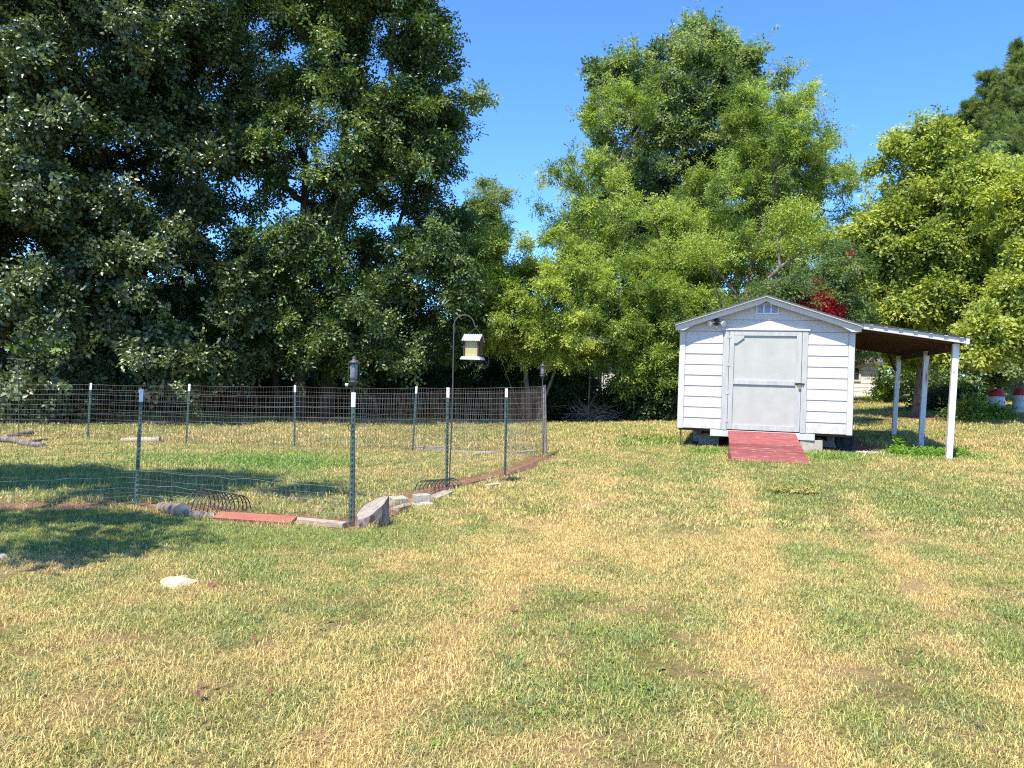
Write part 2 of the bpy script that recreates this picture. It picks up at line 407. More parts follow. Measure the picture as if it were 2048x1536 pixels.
base = mixc(math_('MULTIPLY', math_('SUBTRACT', pnoise(38, 6, .7), .48), 5, True), base, mixc(.8, base, (.09, .055, .035)))
earth = mixc(pnoise(9, 8, .7), (.17, .085, .05), (.36, .20, .125))
base = mixc(math_('MULTIPLY', math_('SUBTRACT', attr('soil'), math_('MULTIPLY', pnoise(11, 8, .7), .75)), 2.6, True), base, earth)
base = mixc(attr('wood'), base, mixc(pnoise(5, 8, .8), (.035, .026, .016), (.09, .065, .04)))  # earth below the trees coloured near black to stand for the shade there
n.links.new(base, b.inputs['Base Color'])
bp = nd('ShaderNodeBump'); bp.inputs['Strength'].default_value = .8; bp.inputs['Distance'].default_value = .03
n.links.new(pnoise(45, 8, .8), bp.inputs['Height']); n.links.new(bp.outputs[0], b.inputs['Normal'])
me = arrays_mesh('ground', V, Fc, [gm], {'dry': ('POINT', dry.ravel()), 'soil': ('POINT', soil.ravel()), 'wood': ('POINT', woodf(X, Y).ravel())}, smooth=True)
ground = bpy.data.objects.new('ground', me); col.objects.link(ground); tag(ground, kind='structure')

# ------------------------------------------------------------------ grass (instanced tufts)
gb = bpy.data.materials.new('grass_blades'); gb.use_nodes = True
n = gb.node_tree; b = n.nodes['Principled BSDF']; b.inputs['Roughness'].default_value = .55; b.inputs['Specular IOR Level'].default_value = .25
bl = attr('blade'); dr = attr('dry', 'INSTANCER'); lu = attr('lush', 'INSTANCER'); rn = attr('rnd', 'INSTANCER')
f = math_('ADD', dr, math_('MULTIPLY', math_('SUBTRACT', bl, .5), .95))
f = math_('MULTIPLY', math_('SUBTRACT', f, .20), 1.75, True)
green = mixc(bl, (.22, .27, .055), (.47, .50, .11)); green = mixc(math_('MULTIPLY', math_('POWER', rn, 2.0), .8), green, (.20, .32, .16))
green = mixc(lu, green, (.20, .36, .06))
straw = mixc(rn, (.72, .55, .20), (.54, .37, .17)); straw = mixc(math_('POWER', bl, 2.0), straw, (.84, .68, .30))
cg = mixc(f, green, straw)
n.links.new(cg, b.inputs['Base Color'])
tr = n.nodes.new('ShaderNodeBsdfTranslucent'); n.links.new(cg, tr.inputs[0])
mx = n.nodes.new('ShaderNodeMixShader'); mx.inputs[0].default_value = .3
n.links.new(b.outputs[0], mx.inputs[1]); n.links.new(tr.outputs[0], mx.inputs[2]); n.links.new(mx.outputs[0], n.nodes['Material Output'].inputs[0])

def tuft(nblades, spread, hmin, hmax, wd, lean, seed):
    r = np.random.default_rng(seed); V = []; Fs = []; A = []
    for i in range(nblades):
        a = r.random() * 6.283; d = spread * math.sqrt(r.random()); px, py = d * math.cos(a), d * math.sin(a)
        th = r.random() * 6.283; h = r.uniform(hmin, hmax); le = r.uniform(.1, lean) * h
        dx, dy = math.cos(th), math.sin(th); sx, sy = -dy * wd / 2 * r.uniform(.6, 1.3), dx * wd / 2 * r.uniform(.6, 1.3)
        m_ = (px + dx * le * .4, py + dy * le * .4, h * .62); t = (px + dx * le * 1.25, py + dy * le * 1.25, h * r.uniform(.55, 1.0))
        o = len(V)
        V += [(px - sx, py - sy, -.01), (px + sx, py + sy, -.01), (m_[0] + sx * .8, m_[1] + sy * .8, m_[2]), (m_[0] - sx * .8, m_[1] - sy * .8, m_[2]), t]
        Fs += [(o, o + 1, o + 2), (o, o + 2, o + 3), (o + 3, o + 2, o + 4)]; A += [r.random()] * 5
    return arrays_mesh('tuft', np.array(V), np.array(Fs), [gb], {'blade': ('POINT', np.array(A))}, k=3)
def scatter(name, P, meshes, attrs, label, scale, eul=None):
    """mesh points + a small geometry-nodes tree that sets one of the source tufts on each point"""
    src = bpy.data.collections.new(name + '_source')
    for i, m in enumerate(meshes):
        o = bpy.data.objects.new('%s_%02d' % (name, i), m); src.objects.link(o)
    me = bpy.data.meshes.new(name); me.vertices.add(len(P)); me.vertices.foreach_set('co', P.astype(np.float32).ravel())
    attrs = dict(attrs); attrs['scl'] = scale
    if eul is None: eul = np.stack([rng.normal(0, .16, len(P)), rng.normal(0, .16, len(P)), rng.random(len(P)) * 6.283], 1)
    for k_, nm in enumerate(('rx', 'ry', 'rz')): attrs[nm] = eul[:, k_]
    for nm, a in attrs.items():
        x = me.attributes.new(nm, 'FLOAT', 'POINT'); x.data.foreach_set('value', a.astype(np.float32))
    o = bpy.data.objects.new(name, me); col.objects.link(o)
    ng = bpy.data.node_groups.new(name, 'GeometryNodeTree')
    ng.interface.new_socket('Geometry', in_out='INPUT', socket_type='NodeSocketGeometry')
    ng.interface.new_socket('Geometry', in_out='OUTPUT', socket_type='NodeSocketGeometry')
    N = ng.nodes; L = ng.links
    gi = N.new('NodeGroupInput'); go = N.new('NodeGroupOutput')
    m2p = N.new('GeometryNodeMeshToPoints'); iop = N.new('GeometryNodeInstanceOnPoints')
    ci = N.new('GeometryNodeCollectionInfo'); ci.inputs['Collection'].default_value = src; ci.inputs['Separate Children'].default_value = True
    iop.inputs['Pick Instance'].default_value = True
    ri = N.new('FunctionNodeRandomValue'); ri.data_type = 'INT'
    for s_ in ri.inputs:
        if s_.name == 'Max' and s_.type == 'INT': s_.default_value = len(meshes) - 1
    nb = N.new('GeometryNodeInputNamedAttribute'); nb.data_type = 'FLOAT'; nb.inputs[0].default_value = 'scl'
    cx = N.new('ShaderNodeCombineXYZ')
    for k_, nm in enumerate(('rx', 'ry', 'rz')):
        na = N.new('GeometryNodeInputNamedAttribute'); na.data_type = 'FLOAT'; na.inputs[0].default_value = nm
        L.new(na.outputs['Attribute'], cx.inputs[k_])
    L.new(gi.outputs[0], m2p.inputs[0]); L.new(m2p.outputs[0], iop.inputs['Points']); L.new(ci.outputs[0], iop.inputs['Instance'])
    L.new([s_ for s_ in ri.outputs if s_.type == 'INT' and s_.enabled][0], iop.inputs['Instance Index'])
    L.new(cx.outputs[0], iop.inputs['Rotation']); L.new(nb.outputs['Attribute'], iop.inputs['Scale'])
    L.new(iop.outputs[0], go.inputs[0])
    md = o.modifiers.new('scatter', 'NODES'); md.node_group = ng
    return tag(o, kind='stuff')
def lawn_points(y0, y1, dens, jit=1.5):
    out = []
    xm = y1 * .70 + jit
    A = (y1 - y0) * 2 * xm; N_ = int(A * dens)
    x = rng.uniform(-xm, xm, N_); y = rng.uniform(y0, y1, N_)
    k = np.abs(x) < y * .70 + jit; return x[k], y[k]
def lawn(name, y0, y1, dens, meshes, smin, smax):
    x, y = lawn_points(y0, y1, dens)
    dr_, so_, lu_ = fields(x, y)
    thin = fbm(x * 4 + 9, y * 4 + 5, 3)
    p = 1 - np.clip(so_ * 2.0 - .15, 0, 1)
    p *= np.clip(1.2 - np.clip(dr_ - .7, 0, 1) * 1.0 - np.clip(thin - .52, 0, 1) * 4.0, .12, 1)
    lx, ly = shed_local(x, y)
    k = (rng.random(len(x)) < p) & ~((lx > -.02) & (lx < 3.1) & (ly > .12) & (ly < 5))
    x, y, dr_, lu_, so_ = x[k], y[k], dr_[k], lu_[k], so_[k]
    z = gz(x, y) - .004
    s = rng.uniform(smin, smax, len(x)) * (1 + lu_ * .55) * (.85 + .45 * fbm(x * 1.4, y * 1.4, 2))
    P = np.stack([x, y, z], 1)
    return scatter(name, P, meshes, {'dry': dr_, 'lush': lu_, 'rnd': rng.random(len(x))}, '', s)
GB = [gw(38, 881), gw(175, 881), gw(372, 892), gw(589, 899), gw(825, 907), gw(1090, 913)]
near_t = [tuft(36, .07, .009, .030, .0031, 1.5, 100 + i) for i in range(12)]
mid_t = [tuft(28, .11, .012, .036, .0055, 1.4, 200 + i) for i in range(9)]
far_t = [tuft(26, .20, .015, .055, .011, 1.2, 300 + i) for i in range(6)]
lawn('lawn_grass', 1.9, 7.5, 760, near_t, .7, 1.25)
lawn('lawn_grass', 7.5, 15, 230, mid_t, .75, 1.3)
lawn('lawn_grass', 15, 40, 42, far_t, .8, 1.3)

# longer fringe the mower misses: fence foot, shed foot, ramp, lean-to posts
fr = []
def fringe(a, b_, dens, sp):
    a = np.array(a[:2], float); b_ = np.array(b_[:2], float); nn = int(np.linalg.norm(b_ - a) * dens) + 2; u = rng.random(nn)[:, None]
    fr.append(a * (1 - u) + b_ * u + rng.normal(0, sp, (nn, 2)))
for k_, (a, b_) in enumerate(soil_segs):
    nn_ = np.array([-(b_ - a)[1], (b_ - a)[0]]); nn_ = nn_ / np.linalg.norm(nn_)
    for s_ in (-1, 1): fringe(a + nn_ * s_ * .33, b_ + nn_ * s_ * .33, 22 if k_ < 4 else 12, .06)
for a, b_ in zip(GB[:-1], GB[1:]): fringe(a, b_, 14, .06)
for q in GB: fringe(q, np.array(q) + .001, 1, .05); fringe(q, np.array(q) + .001, 1, .05)
fringe(shed_world(0, -.02), shed_world(.9, -.02), 60, .07); fringe(shed_world(2.2, -.02), shed_world(3.05, -.02), 60, .07)
fringe(shed_world(.85, -1.6), shed_world(.86, -.1), 45, .05); fringe(shed_world(2.2, -1.6), shed_world(2.2, -.1), 45, .05); fringe(shed_world(.88, -1.66), shed_world(2.15, -1.66), 70, .03)
for yy in (0, 2.2, 4.8): fringe(shed_world(4.6, yy), shed_world(4.62, yy + .02), 900, .06)
for px, py in ((745, 1056), (765, 1050), (800, 1012), (845, 1018), (500, 1058), (560, 1060), (450, 1052), (340, 1036)): fringe(gw(px, py), np.array(gw(px, py)) + .05, 120, .07)
fr = np.concatenate(fr); fx, fy = fr[:, 0], fr[:, 1]
scatter('edge_grass', np.stack([fx, fy, gz(fx, fy) - .004], 1), [tuft(16, .05, .04, .10, .0045, 1.0, 500 + i) for i in range(6)], {'dry': np.clip(rng.normal(.5, .22, len(fx)), 0, 1), 'lush': rng.random(len(fx)) * .5, 'rnd': rng.random(len(fx))}, '', rng.uniform(.5, 1.15, len(fx)))
# dead leaves blown over the grass
def dleaf(seed):
    r = np.random.default_rng(seed); z = r.uniform(.004, .014, 6)
    V = np.array([(0, 0, z[0]), (.4, .24, z[1]), (.85, .12, z[2]), (1.1, 0, z[3]), (.8, -.16, z[4]), (.35, -.26, z[5])]) * (.04, .04, 1); me = arrays_mesh('dead_leaf', V, np.array([(0, 1, 5), (1, 4, 5), (1, 2, 4), (2, 3, 4)]), [M['deadleaf']], k=3); return me
x, y = lawn_points(2.2, 16, 1.6); scatter('leaf_litter', np.stack([x, y, gz(x, y) + .018], 1), [dleaf(k) for k in range(5)], {'rnd': rng.random(len(x))}, '', rng.uniform(.5, 1.3, len(x)))
# broad-leaved weeds and clover here and there in the lawn
def clover(seed):
    r = np.random.default_rng(seed); V = []; Fs = []; A = []
    for i in range(9):
        a = r.random() * 6.283; d = .035 * math.sqrt(r.random()); c = (d * math.cos(a), d * math.sin(a)); z = r.uniform(.012, .03); q = r.uniform(.007, .013); o = len(V)
        th = a + r.normal(0, .6); ux, uy = math.cos(th), math.sin(th)
        for k in range(6):
            b_ = 2 * math.pi * k / 6; lx, ly = math.cos(b_) * q * 1.5, math.sin(b_) * q
            V.append((c[0] + lx * ux - ly * uy, c[1] + lx * uy + ly * ux, z + lx * r.uniform(-.2, .4)))
        Fs += [(o, o + 1, o + 2), (o, o + 2, o + 3), (o, o + 3, o + 4), (o, o + 4, o + 5)]; A += [r.random() * .3] * 6
    return arrays_mesh('clover', np.array(V), np.array(Fs), [gb], {'blade': ('POINT', np.array(A))}, k=3)
x, y = lawn_points(2.0, 12, 30); kk = fbm(x * 1.1 + 70, y * 1.1 + 20, 3) > .50; x, y = x[kk], y[kk]
scatter('lawn_weeds', np.stack([x, y, gz(x, y)], 1), [clover(400 + i) for i in range(5)], {'dry': np.zeros(len(x)), 'lush': rng.uniform(.2, .8, len(x)), 'rnd': rng.random(len(x)) * .4}, '', rng.uniform(.35, .75, len(x)))

# ------------------------------------------------------------------ shed
shed = empty('garden_shed', tuple(SH0), SH_ANG, 'white lap-sided garden shed with grey door, gable roof and open lean-to on its right side', 'shed')
RS = .33
def roof_under(x): return 1.937 + RS * (1.525 - abs(x - 1.525))
mb = MB(); mb.prism([(.03, .0), (3.02, .0), (3.02, 1.90), (1.525, 2.42), (.03, 1.90)], .03, 4.85); mb.build('wall', M['siding'], shed)
def board_prism(poly, name='siding_board', m='siding', proud=.011):
    """a lap board: thin at its top edge and proud at its bottom edge, face towards -Y"""
    zs = [p[1] for p in poly]; z0, z1 = min(zs), max(zs); nn = len(poly)
    fr = [(x, -.002 - proud * (z1 - z) / (z1 - z0), z) for x, z in poly]; bk = [(x, .03, z) for x, z in poly]
    mb = MB(); mb.add(fr + bk, [tuple(range(nn)), tuple(range(2 * nn - 1, nn - 1, -1))] + [(i, i + nn, (i + 1) % nn + nn, (i + 1) % nn) for i in range(nn)])
    return mb
LS, RSX = (.103, .787), (2.273, 2.947)
seg_mesh = {}
for side, (a, b_) in enumerate((LS, RSX)):
    for r_ in range(9):
        z0 = r_ * .2; z1 = z0 + .2 if r_ < 8 else 1.82
        key = (side, round(z1 - z0, 3))
        if key not in seg_mesh: seg_mesh[key] = board_prism([(a, 0), (b_, 0), (b_, z1 - z0 - .004), (a, z1 - z0 - .004)]).mesh('siding_board', M['siding'])
        o = bpy.data.objects.new('siding_board', seg_mesh[key]); col.objects.link(o); o.parent = shed
        o.location = (random.uniform(-.001, .001), random.uniform(-.001, .001), z0)
board_prism([(.0, 1.822), (3.05, 1.822), (3.05, 1.93), (2.73, 2.034), (.32, 2.034), (0, 1.93)]).build('siding_board', M['siding'], shed)
board_prism([(.33, 2.04), (2.72, 2.04), (1.58, 2.42), (1.47, 2.42)]).build('siding_board', M['siding'], shed)
for x0, x1 in ((0, .10), (2.95, 3.05)):
    mb = MB(); mb.box(x0, x1, -.024, .03, -.012, 1.815); mb.build('corner_board', M['trim'], shed, bevel=.003)
# side and back cladding, seen only from elsewhere
for sx, nmx in ((0.0, -1), (3.05, 1)):
    for r_ in range(10):
        z0 = r_ * .19
        mb = MB(); x0, x1 = (sx - .012, sx + .03) if nmx < 0 else (sx - .03, sx + .012)
        mb.box(x0, x1, .032, 4.85, z0, z0 + .184); mb.build('siding_board', M['siding'], shed)
# door frame
for x0, x1 in ((.79, .897), (2.173, 2.27)):
    mb = MB(); mb.box(x0, x1, -.028, .028, -.012, 1.84); mb.build('door_trim', M['doorframe'], shed, bevel=.003)
mb = MB(); mb.box(.76, 2.30, -.045, .028, 1.842, 1.875); mb.build('door_header', M['trim'], shed, bevel=.003)
door = MB(); door.box(.902, 2.168, -.004, .028, .004, 1.832); door = door.build('door', M['door'], shed)
def dpart(x0, x1, z0, z1, nm):
    mb = MB(); mb.box(x0, x1, -.030, -.0045, z0, z1); return mb.build(nm, M['doorframe'], door, bevel=.002)
dpart(.904, .985, .006, 1.83, 'stile'); dpart(2.075, 2.166, .006, 1.83, 'stile')
dpart(.987, 2.073, 1.745, 1.83, 'rail'); dpart(.987, 2.073, .845, .925, 'rail'); dpart(.987, 2.073, .006, .10, 'rail')
mb = MB(); mb.prism([(.986, 1.744), (.986, 1.60), (1.03, 1.60), (1.16, 1.70), (1.16, 1.744)], -.029, -.0045); mb.build('corner_gusset', M['doorframe'], door, bevel=.002)
for z in (1.72, 1.20, .68, .16):
    mb = MB(); mb.box(.862, .935, -.034, -.0285 - .002, z - .025, z + .025); mb.tube([(.9, -.037, z - .03), (.9, -.037, z + .03)], .006, 6)
    mb.build('hinge', M['doorframe'], door)
mb = MB(); mb.box(2.06, 2.23, -.038, -.0305, .868, .892); mb.tube([(2.10, -.05, .872), (2.10, -.05, .898)], .012, 6); mb.tube([(2.20, -.05, .868), (2.20, -.05, .892)], .011, 6)
mb.box(2.12, 2.18, -.052, -.0385, .862, .898)
mb.build('hasp', M['black'], door)
mb = MB(); mb.box(2.125, 2.17, -.062, -.040, .79, .835)
mb.tube([(2.134, -.051, .835), (2.134, -.051, .862), (2.1475, -.051, .874), (2.161, -.051, .862), (2.161, -.051, .835)], .004, 6)
mb.build('padlock', M['brass'], door, bevel=.004)
mb = MB(); mb.box(.60, 2.43, -.020, .02, -.135, -.014); mb.build('rim_board', M['trim'], shed, bevel=.003)
mb = MB(); mb.box(.02, 3.03, .04, 4.85, -.05, -.002); mb.build('floor_frame', M['rawwood'], shed)
for x in (.35, 1.5, 2.65):
    mb = MB(); mb.box(x, x + .09, .10, 4.8, -.145, -.052); mb.build('skid_beam', M['rawwood'], shed)
# roof
OV = .15; EX = .085
for s_ in (-1, 1):
    def XZ(t, off): # t: distance from ridge horizontally
        return (1.525 + s_ * t, 2.44 - RS * t + off)
    hw = 1.525 + EX
    poly = [XZ(0, .0), XZ(hw, .0), XZ(hw, .028), XZ(0, .028)]
    if s_ < 0: poly = poly[::-1]
    mb = MB(); mb.prism(poly, -OV - .080, 4.98); mb.build('roof_deck', M['trim'], shed)
    mb = MB()
    for k in range(11):
        t0 = hw + .02 - k * .152; t1 = max(t0 - .175, 0.0)
        if t0 <= 0: break
        poly = [XZ(t0, .030), XZ(t0, .044), XZ(t1, .036), XZ(t1, .030)]
        if s_ > 0: poly = poly[::-1]
        mb.prism(poly, -OV - .092, 4.99)
    mb.build('shingle_course', M['shingle'], shed)
    # fascia with its shaped lower edge
    fz = lambda t, off: 2.437 - RS * t + off
    poly = [XZ(0, -.002), XZ(hw - .005, -.002), (1.525 + s_ * (hw - .005), fz(hw, -.085)), (1.525 + s_ * (hw - .16), fz(hw, -.085)),
            (1.525 + s_ * (hw - .33), fz(hw - .33, -.095)), (1.525 + s_ * .10, fz(.10, -.095)), (1.525, fz(0, -.070))]
    if s_ < 0: poly = poly[::-1]
    mb = MB(); mb.prism(poly, -OV - .02, -OV); mb.build('fascia', M['trim'], shed, bevel=.002)
    mb = MB(); poly = [XZ(0.01, -.012), XZ(hw - .01, -.012), XZ(hw - .01, -.003), XZ(0.01, -.003)]
    if s_ < 0: poly = poly[::-1]
    mb.prism(poly, -OV + .002, -.02); mb.build('soffit', M['trim'], shed)
    mb = MB(); mb.box(*sorted((1.525 + s_ * (hw - .02), 1.525 + s_ * (hw - .045))), -OV + .002, 4.95, fz(hw, -.075), fz(hw, -.006)); mb.build('eave_board', M['trim'], shed)
# gable vent
vent = MB()
for a in ((1.355, 1.375), (1.480, 1.500), (1.605, 1.625), (1.730, 1.745)): vent.box(a[0], a[1], -.036, -.012, 2.165, 2.325)
vent.box(1.345, 1.755, -.038, -.012, 2.148, 2.166); vent.box(1.345, 1.755, -.038, -.012, 2.324, 2.338)
vent = vent.build('gable_vent', mat('vent_white', (.80, .82, .86), (.74, .77, .82), 10, .4), shed)
mb = MB(); mb.box(1.36, 1.74, -.0135, -.0125, 2.166, 2.324); mb.build('backing', M['ventblue'], vent)
for k in range(6):
    z = 2.175 + k * .025
    mb = MB(); mb.add([(1.376, -.032, z), (1.729, -.032, z), (1.729, -.015, z + .018), (1.376, -.015, z + .018), (1.376, -.030, z - .002), (1.729, -.030, z - .002), (1.729, -.0145, z + .014), (1.376, -.0145, z + .014)],
                   [(0, 1, 2, 3), (7, 6, 5, 4), (0, 4, 5, 1), (2, 6, 7, 3), (0, 3, 7, 4), (1, 5, 6, 2)])
    mb.build('louvre', M['ventblue'], vent)
# floodlight with two lamp heads
fl = MB(); fl.lathe([(.0, -.03), (.052, -.03), (.055, .0), (.04, .012), (0.0, .012)], 14)
fl = fl.build('floodlight', M['black'], shed, loc=(.66, -.03, 1.98), rot=(R(90), 0, 0))
fl.data.transform(Matrix.Rotation(0, 4, 'X'))
for s_ in (-1, 1):
    mb = MB()
    d0 = np.array([s_ * .062, .005, .03]); dd = np.array([s_ * .75, -.35, .55]); dd /= np.linalg.norm(dd)
    # reflector cone along dd, in the lamp's turned frame (x right, y up, z to the viewer)
    ring = [(0, .014), (.02, .024), (.06, .038), (.085, .055), (.095, .057)]
    mb.tube([(s_ * .03, .0, .02)] + [tuple(d0 + dd * t) for t, r in ring], [.010] + [r for t, r in ring], 14)
    mb.build('lamp_head', M['whiteplastic'], fl)
mb = MB(); mb.lathe([(0, -.02), (.022, -.02), (.026, .0), (.022, .022), (0, .026)], 12, c=(0, 0, 0)); mb.build('motion_sensor', M['whiteplastic'], fl, loc=(0, -.085, .035))
mb = MB(); mb.tube([(0, -.03, .01), (0, -.07, .035)], .009, 8); mb.lathe([(0, 0), (.05, 0), (.045, .014), (.02, .022), (0, .022)], 12, c=(0, .035, .02)); mb.build('bracket', M['black'], fl)

# lean-to (its parts belong to the shed)
LX0, LX1 = 3.05 + EX - .01, 4.76
LD = 4.88
def lz(x): return 1.95 - (x - LX0) * .145
mb = MB(); mb.add([(LX0, -OV - .02, lz(LX0) - .07), (LX1, -OV - .02, lz(LX1) - .07), (LX1, -OV - .02, lz(LX1) + .02), (LX0, -OV - .02, lz(LX0) + .02),
                   (LX0, -OV + .02, lz(LX0) - .07), (LX1, -OV + .02, lz(LX1) - .07), (LX1, -OV + .02, lz(LX1) + .02), (LX0, -OV + .02, lz(LX0) + .02)],
                  [(0, 1, 2, 3), (7, 6, 5, 4), (0, 4, 5, 1), (1, 5, 6, 2), (2, 6, 7, 3), (3, 7, 4, 0)])
mb.build('lean_to_fascia', M['trim'], shed, bevel=.003)
mb = MB(); mb.box(LX1 + .002, LX1 + .055, -OV - .045, LD, lz(LX1) - .085, lz(LX1) + .035); mb.build('lean_to_end_board', M['trim'], shed, bevel=.003)
# corrugated sheet: ribs run down the slope, waves along depth
mb = MB(); ny_ = 240
xa, xb = LX0 - .10, LX1 + .10
for i in range(ny_):
    y = -OV - .06 + (LD + .2) * i / (ny_ - 1); ph = (i % 12) / 12
    h = .022 if ph < .25 else 0
    for x in (xa, xb): mb.v.append((x, y, lz(x) + .024 + h))
for i in range(ny_): 
    y = mb.v[2 * i][1]
    for x, zz in ((xa, mb.v[2 * i][2]), (xb, mb.v[2 * i + 1][2])): mb.v.append((x, y, zz - .003))
for i in range(ny_ - 1):
    mb.f.append([2 * i, 2 * i + 1, 2 * i + 3, 2 * i + 2]); mb.sm.append(False)
    o_ = 2 * ny_; mb.f.append([o_ + 2 * i, o_ + 2 * i + 2, o_ + 2 * i + 3, o_ + 2 * i + 1]); mb.sm.append(False)
mb.build('metal_roof_sheet', M['metalroof'], shed)
# trim strip on the front edge of the metal sheet is wavy: small raised lips
for k in range(7):
    x = LX0 + .12 + k * .235
    mb = MB(); mb.box(x, x + .07, -OV - .055, -OV - .021, lz(x + .05) + .008, lz(x + .05) + .024); mb.build('roof_rib_end', M['metalroof'], shed, bevel=.006)
for k in range(9):
    y = .02 + k * .58
    mb = MB(); a = lz(LX0) - .003; c = lz(LX1) - .003
    mb.add([(LX0, y, a - .09), (LX1, y, c - .09), (LX1, y, c), (LX0, y, a), (LX0, y + .038, a - .09), (LX1, y + .038, c - .09), (LX1, y + .038, c), (LX0, y + .038, a)],
           [(0, 1, 2, 3), (7, 6, 5, 4), (0, 4, 5, 1), (1, 5, 6, 2), (2, 6, 7, 3), (3, 7, 4, 0)])
    mb.build('rafter', M['rawwood'], shed)
for k in range(6):
    x = LX0 + .12 + k * .28
    mb = MB(); mb.box(x, x + .19, -OV + .021, LD - .02, lz(x + .1) + .000, lz(x + .1) + .017); mb.build('roof_decking', M['rawwood'], shed)
mb = MB(); mb.box(LX1 - .09, LX1 - .045, 0.0, LD, lz(LX1) - .18, lz(LX1) - .096); mb.build('support_beam', M['rawwood'], shed)
for Xp, Yp, pxl, pyl, tx in ((4.66, .03, 1906, 922, .04), (4.66, 2.2, 1841, 900, .03), (4.62, 4.78, 1785, 872, .03)):
    pb = shed_world(Xp, Yp)
    gzl = float(gz(pb[0], pb[1])) - SH0[2] - .03
    mb = MB(); top = lz(Xp) - (.075 if Yp < 1 else .10)
    a = .048; lean = -.055
    mb.add([(Xp - a + lean, Yp - a, gzl), (Xp + a + lean, Yp - a, gzl), (Xp + a + lean, Yp + a, gzl), (Xp - a + lean, Yp + a, gzl),
            (Xp - a, Yp - a, top), (Xp + a, Yp - a, top), (Xp + a, Yp + a, top), (Xp - a, Yp + a, top)],
           [(0, 3, 2, 1), (4, 5, 6, 7), (0, 1, 5, 4), (1, 2, 6, 5), (2, 3, 7, 6), (3, 0, 4, 7)])
    mb.build('lean_to_post', mat('post_paint', (.74, .74, .76), (.64, .63, .62), 4, .6, .25, 30, (3, 3, .6), c3=(.30, .24, .19), s3=3.2, t3=(.60, .66)), shed, bevel=.004)
mb = MB(); mb.tube([(4.56, 4.74, lz(4.6) - .45), (4.40, 4.70, lz(4.4) - .11)], .035, 4, False); mb.build('brace', M['rawwood'], shed)

# ramp
def place_local(X, Y, Z=None):
    p = shed_world(X, Y); z = float(gz(p[0], p[1])) if Z is None else Z
    return (float(p[0]), float(p[1]), z)
RL = 1.62
top_p = shed_world(.0, 0)[2] - .010
bot = place_local(1.5, -RL)[2] + .03
ramp = empty('ramp', (SH0[0], SH0[1], SH0[2]), SH_ANG, 'faded red wooden plank ramp leading up to the shed door', 'ramp')
drop = (top_p - bot)
npl = 9
for k in range(npl):
    t0 = .03 + (RL - .03) * k / npl; t1 = .03 + (RL - .03) * (k + 1) / npl - .010
    z0 = -.012 - drop * t0 / RL; z1 = -.012 - drop * t1 / RL
    j = random.uniform(-.012, .012); j2 = random.uniform(-.012, .012); h = random.uniform(-.005, .005)
    mb = MB()
    xl, xr = .915 + j, 2.10 + j2; k0, k1 = .055 * t0, .055 * t1
    mb.add([(xl + k1, -t1, z1 + h), (xr + k1 * 1.4, -t1, z1 + h), (xr + k0 * 1.4, -t0, z0 + h), (xl + k0, -t0, z0 + h), (xl + k1, -t1, z1 - .035), (xr + k1 * 1.4, -t1, z1 - .035), (xr + k0 * 1.4, -t0, z0 - .035), (xl + k0, -t0, z0 - .035)],
           [(0, 1, 2, 3), (7, 6, 5, 4), (0, 4, 5, 1), (1, 5, 6, 2), (2, 6, 7, 3), (3, 7, 4, 0)])
    mb.build('plank', M['redpaint'], ramp, bevel=.003)
for x in (.95, 1.5, 2.05):
    mb = MB(); mb.add([(x, -RL + .02, -.055 - drop), (x + .04, -RL + .02, -.055 - drop), (x + .04, -.03, -.055), (x, -.03, -.055), (x, -RL + .15, -.09 - drop), (x + .04, -RL + .15, -.09 - drop), (x + .04, -.03, -.17), (x, -.03, -.17)],
                   [(0, 1, 2, 3), (7, 6, 5, 4), (0, 4, 5, 1), (1, 5, 6, 2), (2, 6, 7, 3), (3, 7, 4, 0)])
    mb.build('bearer', M['rawwood'], ramp)
# blocks under the shed
def conc_block(X, Y, rz, label, w_=.39, d_=.19, hh=None):
    p = place_local(X, Y); h = SH0[2] - .15 - p[2] + .02
    if hh: h = hh
    mb = MB(); mb.box(-w_ / 2, w_ / 2, -d_ / 2, d_ / 2, -.02, h)
    o = mb.build('concrete_block', M['concrete'], None, (p[0], p[1], p[2]), (0, 0, SH_ANG + rz), bevel=.006)
    return tag(o, label, 'block', 'concrete blocks carrying the shed')
conc_block(.55, .95, 0, 'concrete block in the shade under the shed, left of the red ramp')
conc_block(2.37, .10, .06, 'concrete block under the shed just right of the red ramp')
conc_block(2.75, 1.4, 0, 'dark concrete block deeper under the right side of the shed')
conc_block(.40, 1.6, 0, 'dark concrete block deeper under the left side of the shed')
mb = MB(); p0 = place_local(.06, .06); mb.tube([(0, 0, SH0[2] - p0[2] - .02), (0, 0, -.05)], .012, 6)
tag(mb.build('support_stake', M['hookmetal'], None, p0), 'thin metal stake under the front left corner of the shed', 'stake')
# tyre by the shed's right corner
ty = MB(); prof = []
for k in range(20):
    a = 2 * math.pi * k / 20; prof.append((.145 + .045 * math.cos(a), .042 * math.sin(a)))
vs = []; NS = 28
for i in range(NS):
    A_ = 2 * math.pi * i / NS
    for r_, z_ in prof: vs.append((r_ * math.cos(A_), r_ * math.sin(A_), z_))
fs = [(i * 20 + k, ((i + 1) % NS) * 20 + k, ((i + 1) % NS) * 20 + (k + 1) % 20, i * 20 + (k + 1) % 20) for i in range(NS) for k in range(20)]
ty.add(vs, fs, True)
p0 = shed_world(3.0, .50); wheel = empty('wheel', (p0[0], p0[1], float(gz(p0[0], p0[1])) + .18), SH_ANG, 'black rubber wheel lying at the right rear of the shed corner under the lean-to', 'wheel')
wheel['label'] = 'black rubber wheel leaning beside the shed corner under the lean-to'
ty.build('tyre', M['rubber'], wheel, rot=(R(75), 0, R(12)))
